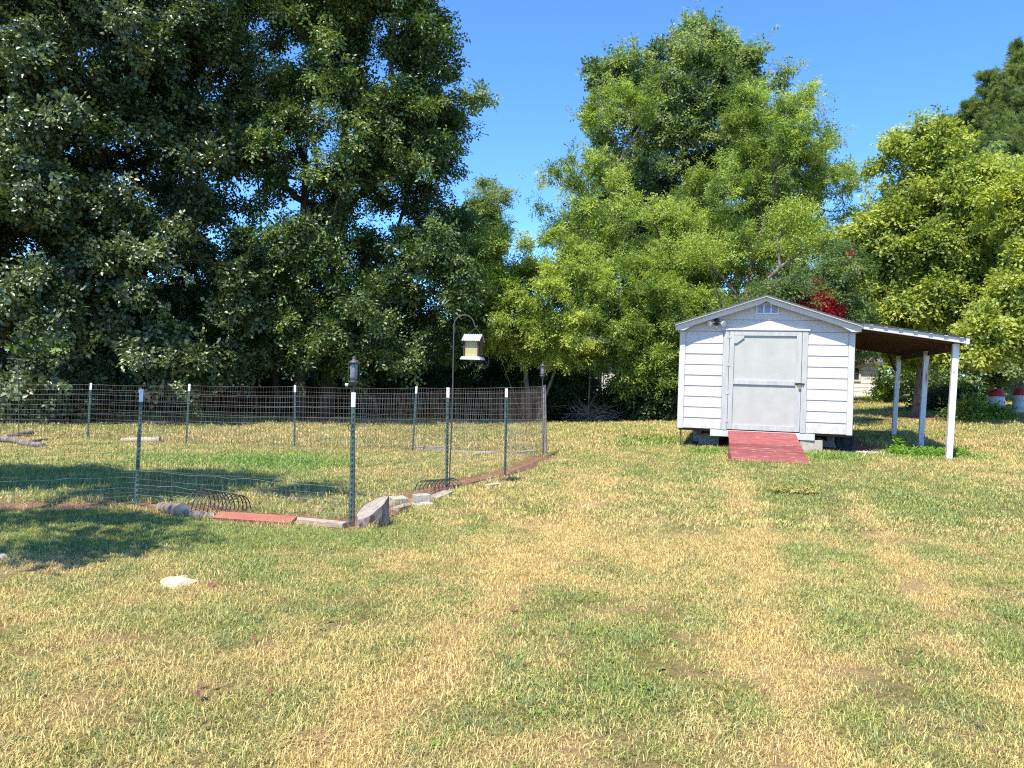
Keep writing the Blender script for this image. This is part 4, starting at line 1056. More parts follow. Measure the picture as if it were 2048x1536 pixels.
def grow(trunks, puffs, r, maxr, m, name, parent, base, minr=.006, sides=5, twist=.18):
    """connect every puff to the nearest branch node; radii follow the number of puffs carried"""
    nodes = []; par = []
    for tr_ in trunks:
        prev = -1
        for p in tr_:
            nodes.append(np.array(p, float)); par.append(prev); prev = len(nodes) - 1
    core = nodes[0]
    order = np.argsort(np.linalg.norm(puffs - np.mean(nodes, axis=0), axis=1))
    NA = np.zeros((len(nodes) + len(puffs) * 3 + 5, 3)); NA[:len(nodes)] = nodes; cnt = len(nodes)
    for i in order:
        p = puffs[i]; d_ = NA[:cnt] - p
        cost = np.linalg.norm(d_, axis=1) + np.clip(d_[:, 2] + .1, 0, None) * 1.4
        j = int(np.argmin(cost)); q = NA[j]
        L_ = np.linalg.norm(p - q)
        if L_ < .05: continue
        prev = j
        for u in (.35, .7, 1.0):
            x = q + (p - q) * u + (r.normal(0, L_ * twist * .35, 3) if u < 1 else 0) + np.array([0, 0, -.06 * L_ * math.sin(math.pi * u)])
            NA[cnt] = x; par.append(prev); prev = cnt; cnt += 1
    load = np.zeros(cnt); ch = [[] for _ in range(cnt)]
    for i in range(cnt - 1, 0, -1):
        load[i] += 1
        if par[i] >= 0: load[par[i]] += load[i]; ch[par[i]].append(i)
    load[0] += 1
    R_ = np.clip(maxr * (load / load.max()) ** .45, minr, None)
    mb = MB()
    # one tube per chain
    done = set(); starts = [i for i in range(cnt) if par[i] < 0]
    stack = [(None, s_) for s_ in starts]
    while stack:
        fr, s_ = stack.pop(); pts = []; rad = []
        if fr is not None: pts.append(NA[fr]); rad.append(R_[s_])
        cur = s_
        while True:
            pts.append(NA[cur]); rad.append(R_[cur])
            if not ch[cur]: break
            big = max(ch[cur], key=lambda k: load[k])
            for k in ch[cur]:
                if k != big: stack.append((cur, k))
            cur = big
        if len(pts) > 1:
            if fr is None: rad[0] *= 1.35
            mb.tube(np.array(pts) - base, rad, 9 if rad[0] > .07 else (sides if rad[0] > .02 else 3), True, False)
    return mb.build(name, M[m], parent)
def tree(name, label, cat, base, trunks, E, nl, m, bark, seed, leaf=.11, asp=.8, puff=(.5, .9), per=300, maxr=.22, droop=.25, surf=.5, tone=(0, 1), group=None,
         updir=.35, flat=.6, crown='crown', upn=.9, minz=None, tonefn=None, hole=None, tw=.12, grain=1.0, keep=None, nbud=6, cav=.36):
    r = np.random.default_rng(seed); base = np.array(base, float)
    root = empty(name, tuple(base), 0, label, cat, group)
    E = list(E); E0 = list(E)
    for c_, s__ in E0:                       # smaller boughs budding from the big masses break the outline up
        for _k in range(nbud):
            dv_ = norm(r.normal(size=3)); dv_[1] *= .7; q_ = r.uniform(.14, .42)
            E.append((c_ + dv_ * s__ * r.uniform(.75, 1.12), np.clip(s__ * q_, .22, None) * r.uniform(.7, 1.3, 3)))
    npf = max(8, int(nl / per)); pf, cc = sample(E, npf, r, surf)
    if cav > 0:
        nz = (vnoise(pf[:, 0] * .62 + seed * 3.1 + pf[:, 1] * .45, pf[:, 2] * .75 + seed * 7.7 + pf[:, 1] * .3) * .65 + vnoise(pf[:, 0] * 1.3 + 40, pf[:, 2] * 1.5 + pf[:, 1]) * .35)
        k = nz > cav; pf, cc = pf[k], cc[k]
    npf = len(pf)
    if hole is not None:
        k = np.ones(npf, bool)
        for (hc, hr) in hole: k &= (((pf - hc) / hr) ** 2).sum(1) > 1
        pf, cc = pf[k], cc[k]
    if minz is not None: k = pf[:, 2] > minz; pf, cc = pf[k], cc[k]
    npf = len(pf)
    pr = r.uniform(*puff, npf)
    ctr = np.average([e[0] for e in E], axis=0)
    outd = norm(norm(pf - cc) * .7 + norm(pf - ctr) * .6 + np.array([0, 0, updir]))
    tk = grow(trunks, pf - outd * pr[:, None] * .5, r, maxr, bark, 'trunk', root, base)
    # twigs and leaves
    nl = nl / 11 * DENS
    T = 9; per_t = max(2, int(round(nl / npf / T))); ptone = r.uniform(0, 1, npf)
    td = norm(outd[:, None, :] * .8 + r.normal(0, .62, (npf, T, 3)) * np.array([1, 1, flat]))
    tl_ = pr[:, None] * (.5 + 1.5 * r.random((npf, T)) ** 1.6)
    st_ = (pf - outd * pr[:, None] * .35)[:, None, :] + r.normal(0, .12, (npf, T, 3)) * pr[:, None, None]
    s_ = r.random((npf, T, per_t)) ** .75
    P = st_[:, :, None, :] + td[:, :, None, :] * (tl_[:, :, None] * s_)[..., None]
    P[..., 2] -= droop * (tl_[:, :, None] * s_ ** 2)
    P += r.normal(0, 1, P.shape) * tw * .6 * pr[:, None, None, None] * grain
    ax = norm(td[:, :, None, :] * .6 + r.normal(0, .7, P.shape) + np.array([0, 0, -.35 * droop / .25]))
    nr_ = norm(outd[:, None, None, :] * .5 + np.array([0, 0, upn]) + r.normal(0, .6, P.shape))
    tn = np.clip((ptone[:, None, None] - .5) * .7 + .5 + r.normal(0, .16, P.shape[:3]), 0, 1) * (tone[1] - tone[0]) + tone[0]
    P = P.reshape(-1, 3); ax = ax.reshape(-1, 3); nr_ = nr_.reshape(-1, 3); tn = tn.reshape(-1)
    k = P[:, 2] > gz(P[:, 0], P[:, 1]) + .03
    k &= (r.random((npf, T, 1)) < r.uniform(.55, 1.15, (npf, 1, 1))).repeat(per_t, 2).reshape(-1)
    if keep is not None: k &= keep(P)
    P, ax, nr_, tn = P[k], ax[k], nr_[k], tn[k]
    o = scatter(crown, P - base, sprays(m, leaf, asp, leaf * 3.0), {'itone': tn}, '', r.uniform(.75, 1.25, len(P)), frame_euler(ax, nr_))
    o.parent = root
    return root
DENS = 2.7
LM = {
    'dark': leaf_mat('dark_glossy_leaf', (.030, .055, .018), (.075, .115, .040), (.23, .28, .13), .2, .36, .55),
    'darkb': leaf_mat('deep_green_leaf', (.028, .056, .014), (.068, .12, .028), (.21, .29, .08), .25, .4, .5),
    'maple': leaf_mat('maple_leaf', (.06, .11, .035), (.16, .23, .085), (.36, .43, .20), .40, .5, .35),
    'lime': leaf_mat('lime_leaf', (.08, .135, .035), (.24, .335, .075), (.50, .57, .16), .38, .55, .25),
    'bush': leaf_mat('bush_leaf', (.08, .135, .03), (.235, .325, .06), (.52, .57, .13), .38, .5, .3),
    'yellow': leaf_mat('yellow_green_leaf', (.10, .15, .032), (.27, .335, .065), (.52, .55, .14), .38, .5, .3),
    'pine': leaf_mat('pine_needle', (.09, .14, .04), (.17, .235, .075), (.30, .36, .13), .3, .5, .3),
    'shade': leaf_mat('undergrowth_leaf', (.02, .04, .014), (.04, .07, .022), (.08, .12, .035), .25, .5, .35),  # leaf colour kept dark to deepen the shade under the trees
    'myrtle': leaf_mat('myrtle_leaf', (.06, .11, .04), (.11, .18, .06), (.22, .28, .10), .4, .5, .35),
    'petal': leaf_mat('crimson_blossom', (.16, .008, .015), (.34, .012, .03), (.50, .03, .06), .35, .6, .2, (1, .3, .3)),
}
def tk_line(pxs, d, lean=0):
    """trunk polyline from picture points at depth d, the first put on the ground"""
    pts = [at(px, py, d) for px, py in pxs]; g0 = np.array([pts[0][0], pts[0][1], float(gz(pts[0][0], pts[0][1])) - .1]); return [g0] + pts[1:]

# A: broad dark tree at left
d = 21.5
tree('poplar_tree', 'huge dark green broadleaf tree at the left edge, its leaves reaching the grass', 'tree',
     tk_line([(150, 830)], d + 1)[0], [tk_line([(150, 830), (160, 700), (170, 520), (175, 330), (165, 140), (150, -60), (150, -220)], d + 1), tk_line([(330, 825), (350, 650), (395, 420), (400, 250), (350, 60)], d + 2)],
     [ell(130, 60, 290, 210, d, 3.4), ell(230, 330, 230, 190, d, 3.2), ell(60, 480, 230, 170, d - .8, 2.8), ell(330, 560, 180, 150, d + .2, 2.6), ell(70, 680, 165, 130, d - 1.6, 1.8),
      ell(390, 180, 100, 170, d + 1, 2), ell(-150, 300, 240, 330, d, 3), ell(320, 690, 165, 60, d - .6, 1.6), ell(40, 785, 70, 50, d - 1.8, 1.0), ell(110, 775, 110, 55, d - 1.6, 1.2), ell(-20, 800, 60, 40, d - 2, 1.0), ell(60, -160, 300, 180, d, 3)],
     210000, LM['dark'], 'darkbark', 1, leaf=.115, asp=.8, puff=(.4, .8), per=230, cav=.27, maxr=.26, droop=.35, surf=.35,
     hole=[(at(30, 250, d), np.array([1.0, 9, .7])), (at(462, 350, d), np.array([.5, 9, .8])), (at(10, 80, d), np.array([.7, 9, .9])), (at(340, 350, d - 2), np.array([1.0, 2.2, .9])), (at(250, 720, d - 1), np.array([.8, 3, .6]))])
# B: tall multi-stem dark tree
d = 24
tree('gum_tree', 'tall dark green tree with several upright trunks between the leftmost tree and open sky', 'tree',
     tk_line([(600, 835)], d + .5)[0],
     [tk_line([(600, 835), (600, 700), (605, 520), (612, 330), (620, 120), (640, -120)], d), tk_line([(560, 835), (540, 650), (520, 420), (505, 200), (490, 0)], d + .6),
      tk_line([(650, 838), (665, 640), (680, 430), (690, 240), (740, 20), (760, -100)], d + .4), tk_line([(700, 838), (740, 640), (790, 480), (830, 330)], d + 1), tk_line([(520, 835), (490, 700), (470, 560), (455, 400)], d + 1)],
     [ell(560, 60, 160, 200, d, 2.8), ell(760, 110, 150, 150, d, 2.8), ell(820, 270, 125, 80, d, 2.4), ell(640, 280, 170, 150, d - .3, 2.6), ell(770, 420, 130, 130, d, 2.6), ell(862, 260, 52, 45, d, 1.5), ell(800, 215, 140, 40, d, 1.6),
      ell(620, 500, 150, 120, d - .6, 2.4), ell(840, 530, 100, 90, d, 2.2), ell(520, 610, 130, 110, d - .4, 2.2), ell(700, 640, 160, 95, d - .6, 2.2), ell(770, 640, 110, 90, d, 2.0), ell(400, 640, 90, 80, d + 1, 1.6), ell(430, 450, 60, 70, d + 1.5, 1.2), ell(900, 600, 60, 120, d, 1.6), ell(640, -120, 260, 150, d, 3), ell(820, 20, 60, 90, d, 2), ell(885, 445, 60, 55, d + .5, 1.6)],
     205000, LM['darkb'], 'darkbark', 2, leaf=.105, asp=.6, puff=(.38, .75), per=230, cav=.27, maxr=.19, droop=.3, surf=.35,
     hole=[(at(465, 345, d), np.array([.45, 9, .8])), (at(700, 300, d), np.array([.5, 2, 1.2])), (at(590, 390, d - 1.5), np.array([.5, 2, 1.5])), (at(790, 400, d - 2), np.array([1.2, 1.6, .9])), (at(830, 600, d - 2), np.array([1.0, 1.6, 1.2]))])
# C1 tall maple behind
d = 36
tree('maple_tree', 'tall dark green maple rising highest behind the shed with sky around its top', 'tree', tk_line([(1400, 820)], d)[0],
     [tk_line([(1400, 820), (1395, 650), (1385, 480), (1375, 330), (1380, 200), (1400, 110)], d), tk_line([(1395, 650), (1300, 400), (1255, 250)], d)[1:], tk_line([(1395, 650), (1470, 400), (1520, 220)], d)[1:]],
     [ell(1350, 170, 150, 85, d, 3), ell(1280, 260, 105, 110, d, 3), ell(1420, 240, 120, 130, d, 3), ell(1530, 175, 40, 35, d, 1.5), ell(1270, 400, 110, 110, d, 3), ell(1420, 400, 140, 110, d, 3.2), ell(1400, 95, 60, 40, d, 1.6), ell(1520, 270, 50, 60, d, 2),
      ell(1200, 190, 35, 30, d, 1.4), ell(1340, 500, 180, 100, d, 3), ell(1475, 130, 40, 45, d, 1.2)],
     115000, LM['maple'], 'bark', 3, cav=.30, leaf=.14, asp=.6, puff=(.4, .75), per=170, maxr=.26, droop=.05, surf=.35, updir=.9, upn=.6,
     hole=[(at(1335, 320, d), np.array([.9, 9, .5])), (at(1400, 330, d - 2.5), np.array([1.3, 2, 1.2]))])
# C2 light green trees in front of it
d = 30
tree('locust_tree', 'broad light green feathery tree spreading above and behind the shed roof', 'tree', tk_line([(1470, 830)], d)[0],
     [tk_line([(1470, 830), (1475, 660), (1500, 560), (1520, 430), (1540, 300)], d), tk_line([(1475, 660), (1560, 520), (1650, 420)], d)[1:], tk_line([(1475, 690), (1430, 560), (1390, 470), (1340, 380)], d)[1:], tk_line([(1450, 650), (1300, 500), (1180, 400), (1120, 370)], d)[1:]],
     [ell(1170, 350, 75, 45, d, 1.8), ell(1150, 430, 70, 45, d, 1.8), ell(1290, 470, 130, 80, d, 2.4), ell(1530, 250, 85, 75, d, 2.2), ell(1570, 350, 100, 80, d, 2.4), ell(1440, 400, 95, 70, d - .5, 2.2), ell(1460, 500, 150, 80, d - .5, 2.4),
      ell(1660, 390, 70, 70, d, 2), ell(1640, 490, 100, 80, d, 2), ell(1220, 225, 45, 45, d + 1, 1.2), ell(1270, 210, 50, 45, d + 1, 1.2), ell(1240, 560, 160, 60, d, 2.2), ell(1720, 470, 50, 80, d, 1.6), ell(1540, 580, 130, 45, d, 1.6)],
     150000, LM['lime'], 'bark', 4, cav=.43, leaf=.085, asp=.5, puff=(.3, .65), per=170, maxr=.16, droop=.1, surf=.35, updir=.6,
     hole=[(at(1500, 560, d - 1), np.array([1.6, 1.6, .8])), (at(1640, 570, d), np.array([1.4, 3, .7])), (at(1330, 330, d), np.array([1.4, 9, 1.0]))])
# D bushy bright green in front
d = 26
tree('privet_bush', 'large bright green bush drooping over the dark hollow right of the bird feeder', 'bush', tk_line([(1060, 838)], d)[0],
     [tk_line([(1060, 838), (1050, 730), (1040, 640), (1030, 560)], d), tk_line([(1050, 838), (1010, 740), (985, 660)], d), tk_line([(1070, 838), (1110, 740), (1160, 650)], d), tk_line([(1040, 838), (960, 780), (930, 690)], d + .5)],
     [ell(1060, 500, 110, 55, d, 1.8), ell(980, 550, 70, 70, d, 1.6), ell(1110, 590, 120, 80, d - .3, 2.0), ell(1020, 640, 90, 55, d - .4, 1.6), ell(1110, 675, 110, 50, d - .6, 1.6), ell(950, 620, 40, 60, d, 1.2)],
     80000, LM['bush'], 'bark', 5, leaf=.075, asp=.55, puff=(.25, .5), per=180, maxr=.07, droop=.3, surf=.4, updir=.6, tone=(.25, 1))
tree('elm_bush', 'tall mid green bush between the bright bush and the shed', 'bush', tk_line([(1176, 838)], d + .6)[0],
     [tk_line([(1176, 838), (1180, 740), (1200, 640), (1210, 560)], d + .6), tk_line([(1290, 840), (1290, 760), (1300, 640), (1290, 560)], d + .6)],
     [ell(1230, 590, 130, 70, d + .6, 1.8), ell(1320, 620, 100, 80, d + .6, 1.8), ell(1200, 660, 110, 60, d + .2, 1.6), ell(1310, 730, 70, 90, d + .4, 1.4), ell(1400, 640, 70, 70, d + 1, 1.6), ell(1250, 720, 60, 60, d + .6, 1.2), ell(1370, 760, 60, 75, d + 1, 1)],
     80000, LM['bush'], 'bark', 6, leaf=.075, asp=.55, puff=(.25, .5), per=180, maxr=.07, droop=.3, surf=.4, updir=.6, tone=(0, .75))
d = 34
tree('acacia_tree', 'small feathery green tree against the sky right of the tall dark tree', 'tree', tk_line([(960, 830)], d)[0],
     [tk_line([(960, 830), (965, 650), (975, 500), (985, 380)], d)], [ell(985, 400, 38, 55, d, 1.3), ell(940, 440, 50, 45, d, 1.3), ell(1005, 455, 38, 28, d, 1.2), ell(920, 510, 80, 60, d, 1.6)],
     20000, LM['maple'], 'bark', 7, leaf=.10, asp=.5, puff=(.3, .6), per=180, maxr=.12, droop=.1, surf=.3, updir=.9, tone=(.3, 1))
# F yellow-green maple, right
d = 22.5
tree('yellow_maple_tree', 'yellow green maple standing behind the lean-to with grey trunk in view', 'tree', tk_line([(1832, 838)], d)[0],
     [tk_line([(1832, 838), (1840, 760), (1845, 680), (1855, 560), (1865, 420), (1870, 300)], d), tk_line([(1842, 740), (1900, 560), (1940, 420)], d)[1:], tk_line([(1842, 740), (1800, 600), (1770, 480)], d)[1:]],
     [ell(1860, 300, 45, 45, d, 1.2), ell(1845, 400, 72, 65, d, 1.8), ell(1950, 350, 55, 55, d, 1.5), ell(1780, 480, 70, 80, d, 1.8), ell(1880, 500, 110, 80, d, 2), ell(1990, 440, 70, 90, d, 1.8), ell(1810, 600, 100, 60, d, 1.8), ell(1920, 620, 110, 65, d, 1.8),
      ell(1775, 310, 18, 35, d, .6), ell(1780, 670, 70, 35, d + .4, 1.2), ell(2030, 560, 60, 80, d, 1.8), ell(1890, 690, 70, 40, d, 1.2)],
     105000, LM['yellow'], 'bark', 8, cav=.42, leaf=.10, asp=.65, puff=(.28, .55), per=180, maxr=.12, droop=.15, surf=.35, updir=.5)
d = 19.5
tree('young_maple_tree', 'yellow green maple boughs reaching in at the right edge above the drums', 'tree', tk_line([(2130, 840)], d)[0],
     [tk_line([(2130, 840), (2130, 700), (2110, 560), (2090, 440)], d)],
     [ell(2060, 400, 80, 60, d, 1.4), ell(2020, 640, 85, 50, d, 1.2), ell(2090, 520, 90, 90, d, 1.6), ell(1990, 680, 50, 22, d, .8), ell(2120, 620, 80, 80, d, 1.6)],
     38000, LM['yellow'], 'bark', 9, leaf=.095, asp=.7, puff=(.3, .55), per=260, maxr=.12, droop=.15, surf=.35, tone=(.2, 1))
# second rank behind F
d = 30
tree('oak_tree', 'dull green tree filling the gap behind the yellow maple at right', 'tree', tk_line([(1990, 820)], d)[0],
     [tk_line([(1990, 820), (1990, 700), (1985, 560), (1990, 420)], d)],
     [ell(1960, 420, 90, 90, d, 2), ell(1900, 620, 160, 100, d, 2.2), ell(2050, 620, 120, 120, d, 2.2), ell(2010, 380, 80, 60, d, 1.6), ell(1770, 540, 60, 80, d + 1, 1.6), ell(1930, 750, 130, 45, d - 1, 1.6)],
     60000, LM['maple'], 'bark', 10, leaf=.12, asp=.7, puff=(.45, .8), per=260, maxr=.18, droop=.15, surf=.3, tone=(.3, 1))
# G pines
needle = []
for v in range(4):
    r = np.random.default_rng(900 + v); k = 46
    az_ = r.random(k) * 6.283; P_ = np.stack([r.uniform(0, .34, k), np.zeros(k), np.zeros(k)], 1)
    A_ = norm(np.stack([np.full(k, 1.0), np.cos(az_) * .75, np.sin(az_) * .75], 1))
    needle.append(leaves_mesh('needle_tuft', P_, A_, norm(r.normal(size=(k, 3))), r.uniform(.12, .22, k), np.full(k, .018), r.normal(0, .12, k), LM['pine'], 0))
def pine(px_top, py_top, d, wpx, nb, seed, label):
    r = np.random.default_rng(seed); topp = at(px_top, py_top, d); b0 = tk_line([(px_top + 6, 830)], d)[0]; base = np.array(b0)
    root = empty('pine_tree', tuple(base), 0, label, 'tree', 'pines at the right edge')
    u = r.uniform(.30, .985, nb); az = r.random(nb) * 6.283; ln_ = (wpx / F_PX * d) * (1.03 - u) ** .85 * r.uniform(.7, 1.15, nb) * 1.5 + .25
    mb = MB(); mb.tube([np.zeros(3), (topp - base) * .5, (topp - base) * .985], [.26, .17, .02], 8)
    P = []; A = []; T = []
    for i in range(nb):
        o = (topp - base) * u[i]; dv = np.array([math.cos(az[i]), math.sin(az[i]), .1]); e = o + dv * ln_[i] + (0, 0, .30 * ln_[i]); mid = o + dv * ln_[i] * .55
        mb.tube([o, mid, e], [.035 * (1.1 - u[i]) + .01, .02, .006], 3, True, False)
        n_ = int(10 + ln_[i] * 22); s_ = r.uniform(.2, 1.0, n_)[:, None]; q = o * (1 - s_) ** 2 + 2 * mid * s_ * (1 - s_) + e * s_ ** 2
        P.append(q + r.normal(0, .13, (n_, 3)) * (ln_[i] * .6 + .12)); A.append(norm(dv * .5 + np.array([0, 0, .8]) + r.normal(0, .45, (n_, 3)))); T.append(np.full(n_, r.random()) * .7 + .15)
    mb.build('trunk', M['bark'], root); P = np.concatenate(P); A = np.concatenate(A); T = np.concatenate(T)
    o = scatter('crown', P, needle, {'itone': T}, '', r.uniform(.8, 1.3, len(P)), frame_euler(A, norm(r.normal(size=P.shape)))); o.parent = root
pine(2046, 92, 40, 85, 300, 21, 'tallest dark green pine at the upper right corner')
pine(2010, 168, 41, 60, 200, 26, 'dark green pine just left of the tallest one')
pine(1976, 148, 43, 45, 170, 22, 'narrow dark green pine with its tip against the sky, second highest')
pine(1938, 205, 44, 42, 130, 27, 'short pine top between the slim small pine and the narrow one')
pine(1902, 234, 46, 32, 90, 23, 'slim small pine top showing behind the yellow maple')
pine(2035, 330, 33, 100, 200, 25, 'lighter green pine low at the right edge behind the maple boughs')
pine(2110, 50, 38, 110, 300, 24, 'dark green pine cut off by the right edge of the photo')
# H crape myrtle with red blossom
d = 20.5
tree('crape_myrtle', 'dark green shrub tree with crimson blossom above the right slope of the shed roof', 'tree', tk_line([(1640, 830)], d)[0],
     [tk_line([(1640, 830), (1640, 720), (1630, 640), (1610, 580)], d), tk_line([(1650, 830), (1665, 700), (1690, 600)], d)],
     [ell(1600, 580, 90, 45, d, 1.2), ell(1680, 560, 50, 70, d, 1.1), ell(1560, 610, 60, 30, d, 1), ell(1640, 640, 70, 40, d, 1.1), ell(1720, 650, 40, 40, d, 1)],
     26000, LM['myrtle'], 'bark', 12, leaf=.07, asp=.55, puff=(.25, .5), per=220, maxr=.05, droop=.1, surf=.3)
tree_ob = [o for o in bpy.data.objects if o.name.startswith('crape_myrtle')][0]
r = np.random.default_rng(5)
Pc = np.array([at(px, py, dd) for px, py, dd in [(1625, 600, 19.6), (1640, 612, 19.5), (1660, 620, 19.6), (1610, 605, 19.7), (1648, 598, 19.8), (1675, 625, 19.7), (1590, 598, 19.9), (1700, 510, 19.9), (1712, 545, 19.9), (1560, 590, 20), (1545, 578, 20), (1690, 540, 20), (1585, 570, 20), (1632, 560, 20), (1700, 585, 19.8)]])
sz = np.array([.20, .20, .2, .16, .14, .16, .1, .09, .09, .1, .08, .07, .09, .07, .06])
cntp = 3600; pk = r.choice(len(Pc), cntp, p=sz ** 2 / (sz ** 2).sum()); P = Pc[pk] + r.normal(0, .8, (cntp, 3)) * sz[pk][:, None]
me = leaves_mesh('blossom', P - np.array(tree_ob.location), norm(r.normal(size=P.shape)), norm(r.normal(size=P.shape)), r.uniform(.025, .05, cntp), r.uniform(.02, .045, cntp), r.random(cntp), LM['petal'])
o = bpy.data.objects.new('blossom', me); col.objects.link(o); o.parent = tree_ob
# leaning bare limbs above the shed roof
g = tk_line([(1440, 838)], 25)[0]
mb = MB(); L0 = [g] + [at(px, py, dd) for px, py, dd in ((1462, 700, 25), (1490, 615, 24.6), (1520, 575, 24), (1560, 535, 23.6), (1610, 500, 23.4), (1650, 480, 23.3))]
mb.tube(np.array(L0) - g, [.12, .11, .10, .085, .06, .035, .015], 8, True, False)
for br in ([(1520, 575, 24), (1580, 552, 23.5), (1650, 535, 23.2), (1700, 540, 23)], [(1490, 615, 24.6), (1450, 560, 24), (1410, 520, 23.6), (1395, 480, 23.4)], [(1560, 535, 23.6), (1555, 480, 23.6), (1590, 430, 23.6)], [(1462, 700, 25), (1440, 600, 24.6), (1420, 540, 24.2)]):
    q = np.array([at(*x) for x in br]) - g; mb.tube(q, np.linspace(.05, .012, len(q)), 6, True, False)
lt = empty('leaning_tree', tuple(g), 0, 'leaning tree with pale bare limbs crossing behind the shed roof peak', 'tree'); mb.build('trunk', M['bark'], lt)
E = [ell(1630, 485, 60, 25, 23.3, .8), ell(1400, 500, 50, 30, 23.5, .8), ell(1590, 430, 50, 30, 23.5, .8), ell(1680, 520, 50, 25, 23.2, .6)]
r = np.random.default_rng(77); pf, _c = sample(E, 14000, r, .3); pf += r.normal(0, .15, pf.shape)
me = leaves_mesh('crown', pf - g, norm(r.normal(size=pf.shape)), norm(r.normal(size=pf.shape) + (0, 0, 1)), r.uniform(.05, .10, len(pf)), r.uniform(.03, .05, len(pf)), r.uniform(.2, 1, len(pf)), LM['bush'])
o = bpy.data.objects.new('crown', me); col.objects.link(o); o.parent = lt

# understory
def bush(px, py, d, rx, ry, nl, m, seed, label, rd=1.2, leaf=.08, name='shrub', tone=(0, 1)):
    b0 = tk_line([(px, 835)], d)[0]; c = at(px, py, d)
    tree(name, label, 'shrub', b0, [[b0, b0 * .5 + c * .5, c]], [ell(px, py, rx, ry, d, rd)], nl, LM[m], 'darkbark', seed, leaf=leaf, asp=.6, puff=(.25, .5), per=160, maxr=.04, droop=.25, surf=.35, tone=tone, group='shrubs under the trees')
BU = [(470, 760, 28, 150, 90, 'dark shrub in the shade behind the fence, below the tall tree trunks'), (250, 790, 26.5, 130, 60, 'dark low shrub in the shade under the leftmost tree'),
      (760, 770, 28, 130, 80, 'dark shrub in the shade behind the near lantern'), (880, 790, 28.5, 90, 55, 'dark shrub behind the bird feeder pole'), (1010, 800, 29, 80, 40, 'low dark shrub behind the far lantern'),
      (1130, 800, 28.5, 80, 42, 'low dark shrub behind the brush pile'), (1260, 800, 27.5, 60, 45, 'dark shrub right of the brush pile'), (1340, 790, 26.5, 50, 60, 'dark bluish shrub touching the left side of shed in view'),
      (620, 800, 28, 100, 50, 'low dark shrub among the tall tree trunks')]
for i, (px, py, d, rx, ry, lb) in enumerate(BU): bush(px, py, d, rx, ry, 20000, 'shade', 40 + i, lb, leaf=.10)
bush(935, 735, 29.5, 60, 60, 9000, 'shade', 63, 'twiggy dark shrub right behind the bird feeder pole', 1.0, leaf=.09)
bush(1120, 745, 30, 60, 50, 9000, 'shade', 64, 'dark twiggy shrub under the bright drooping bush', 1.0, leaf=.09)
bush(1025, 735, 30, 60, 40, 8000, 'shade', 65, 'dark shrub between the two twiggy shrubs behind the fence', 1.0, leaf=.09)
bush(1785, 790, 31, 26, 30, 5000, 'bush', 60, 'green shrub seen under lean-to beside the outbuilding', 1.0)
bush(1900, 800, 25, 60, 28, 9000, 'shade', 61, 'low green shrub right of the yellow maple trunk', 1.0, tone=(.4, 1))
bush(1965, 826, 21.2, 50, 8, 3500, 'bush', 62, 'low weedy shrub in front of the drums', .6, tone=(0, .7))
# far woods: a wooded mass behind everything
r = np.random.default_rng(99); N_ = 70000
P = np.stack([r.uniform(-75, 95, N_), r.uniform(58, 80, N_), np.zeros(N_)], 1); top = 5.5 + 5 * fbm(P[:, 0] * .09 + 5, P[:, 1] * .02, 3) - 3 * np.exp(-((P[:, 0] - 0) / 12) ** 2)
P[:, 2] = gz(P[:, 0], P[:, 1]) + top * r.random(N_) ** .6
me = leaves_mesh('far_woods', P, norm(r.normal(size=P.shape)), norm(r.normal(size=P.shape) + (0, -.5, 1)), r.uniform(.5, .95, N_), r.uniform(.35, .6, N_), fbm(P[:, 0] * .5, P[:, 2] * .7, 2), LM['maple'])
o = bpy.data.objects.new('far_woods', me); col.objects.link(o); tag(o, kind='stuff')
# tree outside the frame at left whose shadow falls on the pen and lawn
SE = []
for (px, py, h, rx, ry) in [(40, 955, 7.2, 1.1, .9), (230, 950, 7.4, .9, .6), (400, 962, 7.6, .9, .5), (560, 978, 7.8, .8, .35), (-120, 980, 7.0, 1.2, 1.0), (120, 995, 6.6, .8, .4), (320, 985, 7, .6, .35),
                            (-60, 1050, 6.0, .8, .35), (90, 1045, 6.2, .6, .18), (215, 1050, 6.4, .30, .12), (60, 1085, 5.8, .3, .12), (230, 1088, 5.8, .3, .10)]:
    g = G(px, py) if px > -50 else G(-50, py) + (-1.2, 0, 0)
    c_ = np.array([g[0], g[1], 0]) + np.array([dvec[0], dvec[1], dvec[2]]) * (h / dvec[2]); SE.append((c_, np.array([rx, ry, .5])))
tr_ = [[np.array((-9.4, 3.0, -.1)), np.array((-9.3, 3.1, 2.5)), np.array((-9.0, 3.6, 5)), np.array((-8.8, 4.2, 7.5))]]
tree('shade_tree', 'leafy tree just outside the left edge that shades the pen', 'tree', (-9.4, 3.0, 0), tr_, SE,
     16000, LM['dark'], 'darkbark', 31, leaf=.11, asp=.8, puff=(.28, .5), per=110, maxr=.16, droop=.2, surf=.3, nbud=2, cav=.36)

# brush pile
g = G(1188, 842); r = np.random.default_rng(8); mb = MB()
for i in range(260):
    a = r.random() * 6.283; q = r.normal(0, .38, 2); z = abs(r.normal(0, .22)) ; L_ = r.uniform(.3, 1.1); el_ = r.uniform(-.25, .7); dv = np.array([math.cos(a) * math.cos(el_), math.sin(a) * math.cos(el_) * .6, math.sin(el_)])
    p = np.array([q[0], q[1] * .6, z + .03]); mb.tube([p, p + dv * L_ * .5 + r.normal(0, .04, 3), p + dv * L_ + r.normal(0, .06, 3)], [r.uniform(.008, .022), .008, .003], 4, True, False)
bp_ = mb.build('brush_pile', M['brush'], None, tuple(g)); tag(bp_, 'tangled pile of dead branches at the lawn edge in front of dark bushes', 'brush pile')
stone(1150, 812, .30, .2, .14, 'pale stone beside the brush pile at the dark lawn edge', 'stone', 14)

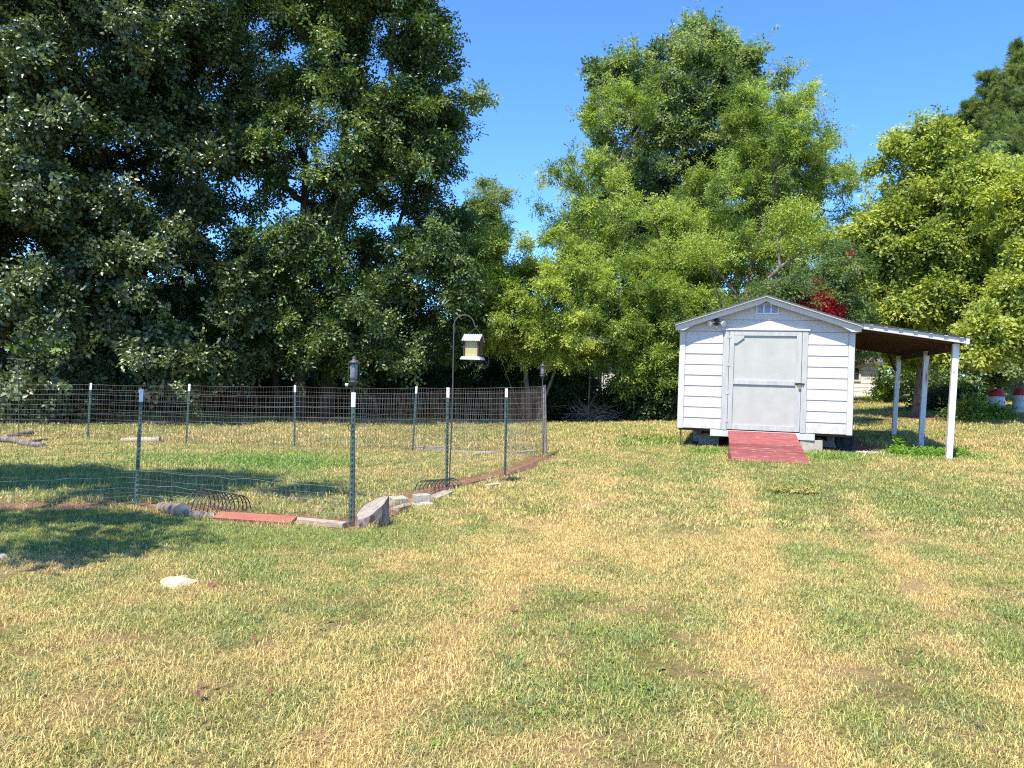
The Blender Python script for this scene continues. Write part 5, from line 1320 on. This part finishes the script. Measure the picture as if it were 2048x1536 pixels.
# weeds, gravel and clumps
def weeds(name, cx, cy, rx, ry, nn, hmin, hmax, lw, m, label, cat, seed):
    r = np.random.default_rng(seed); base = np.array([cx, cy, float(gz(cx, cy))]); P = []; A = []; S = []
    for i in range(nn):
        a = r.random() * 6.283; q = math.sqrt(r.random()); x, y = cx + rx * q * math.cos(a), cy + ry * q * math.sin(a); z = float(gz(x, y)); h = r.uniform(hmin, hmax)
        for k in range(9): P.append((x + r.normal(0, .02), y + r.normal(0, .02), z + h * r.uniform(.1, 1))); A.append((r.normal(), r.normal(), r.uniform(0, .9))); S.append(lw * r.uniform(.6, 1.3))
    P = np.array(P); A = norm(np.array(A)); S = np.array(S)
    me = leaves_mesh(name, P - base, A, norm(r.normal(size=P.shape) * .4 + (0, -.2, 1)), S, S * .42, r.uniform(.3, 1, len(P)), m)
    o = bpy.data.objects.new(name, me); col.objects.link(o); o.location = base; return o
wm = leaf_mat('weed_leaf', (.10, .19, .03), (.16, .30, .04), (.24, .38, .06), .4, .5, .3)
def sw(X, Y): p = shed_world(X, Y); return float(p[0]), float(p[1])
x, y = gw(1855, 912); tag(weeds('weed_patch', x, y, .75, .22, 130, .05, .16, .07, wm, '', '', 3), kind='stuff')
x, y = gw(1795, 905)
tag(weeds('weed_plant', x, y, .10, .06, 16, .10, .30, .09, wm, '', '', 4), 'bright green leafy weed standing by the middle lean-to post', 'weed')
x, y = gw(1590, 988); tag(weeds('grass_clump', x, y, .28, .10, 90, .03, .09, .06, leaf_mat('dry_clump', (.25, .24, .07), (.36, .33, .12), (.45, .40, .18), .3, .6, .2), '', '', 5), 'raised yellowish clump of mown grass on the lawn in front of the ramp', 'grass clump')
# gravel patch under the front of the lean-to
r = np.random.default_rng(12); x0, y0 = gw(1745, 906); mb = MB()
for i in range(420):
    x = x0 + r.normal(0, .32); y = y0 + r.normal(0, .09); z = float(gz(x, y)); s_ = r.uniform(.008, .022)
    vs = [(x + s_, y, z + .004), (x - s_, y + r.normal(0, .004), z + .004), (x, y + s_, z + .004), (x, y - s_, z + .004), (x + r.normal(0, .003), y, z + .008 + s_ * .7)]
    mb.add(vs, [(0, 2, 4), (2, 1, 4), (1, 3, 4), (3, 0, 4)])
tag(mb.build('gravel_patch', M['gravel']), kind='stuff')
# leaf litter and straw over the bare earth strip
P = []; 
for (a, b_) in soil_segs[1:]:
    L_ = np.linalg.norm(b_ - a); nn = int(L_ * 170)
    u = rng.random(nn); q = a[None] * (1 - u[:, None]) + b_[None] * u[:, None] + rng.normal(0, .13, (nn, 2)); P.append(q)
P = np.concatenate(P); P = np.stack([P[:, 0], P[:, 1], gz(P[:, 0], P[:, 1]) + rng.uniform(-.006, .02, len(P))], 1)
ax = norm(rng.normal(size=P.shape) * (1, 1, .25)); sm = leaf_mat('straw_litter', (.20, .11, .07), (.36, .24, .14), (.52, .40, .24), .1, .8, .1)
me = leaves_mesh('straw_litter', P, ax, norm(rng.normal(size=P.shape) * .5 + (0, 0, 1)), rng.uniform(.03, .11, len(P)), np.full(len(P), .005), rng.random(len(P)), sm, 0)
o = bpy.data.objects.new('straw_litter', me); col.objects.link(o); tag(o, kind='stuff')

tot = sum(len(o.data.polygons) for o in sc.objects if o.type == 'MESH')
print('POLYS', tot, 'objects', len(sc.objects))
for nm, p in (('shed R bottom', shed_world(3.05, 0, 0)), ('eave L', shed_world(-.12, -.17, 1.95)), ('peak', shed_world(1.525, -.17, 2.47)), ('post', shed_world(4.66, 0, 0))):
    print(nm, [round(float(v), 1) for v in proj(p)])
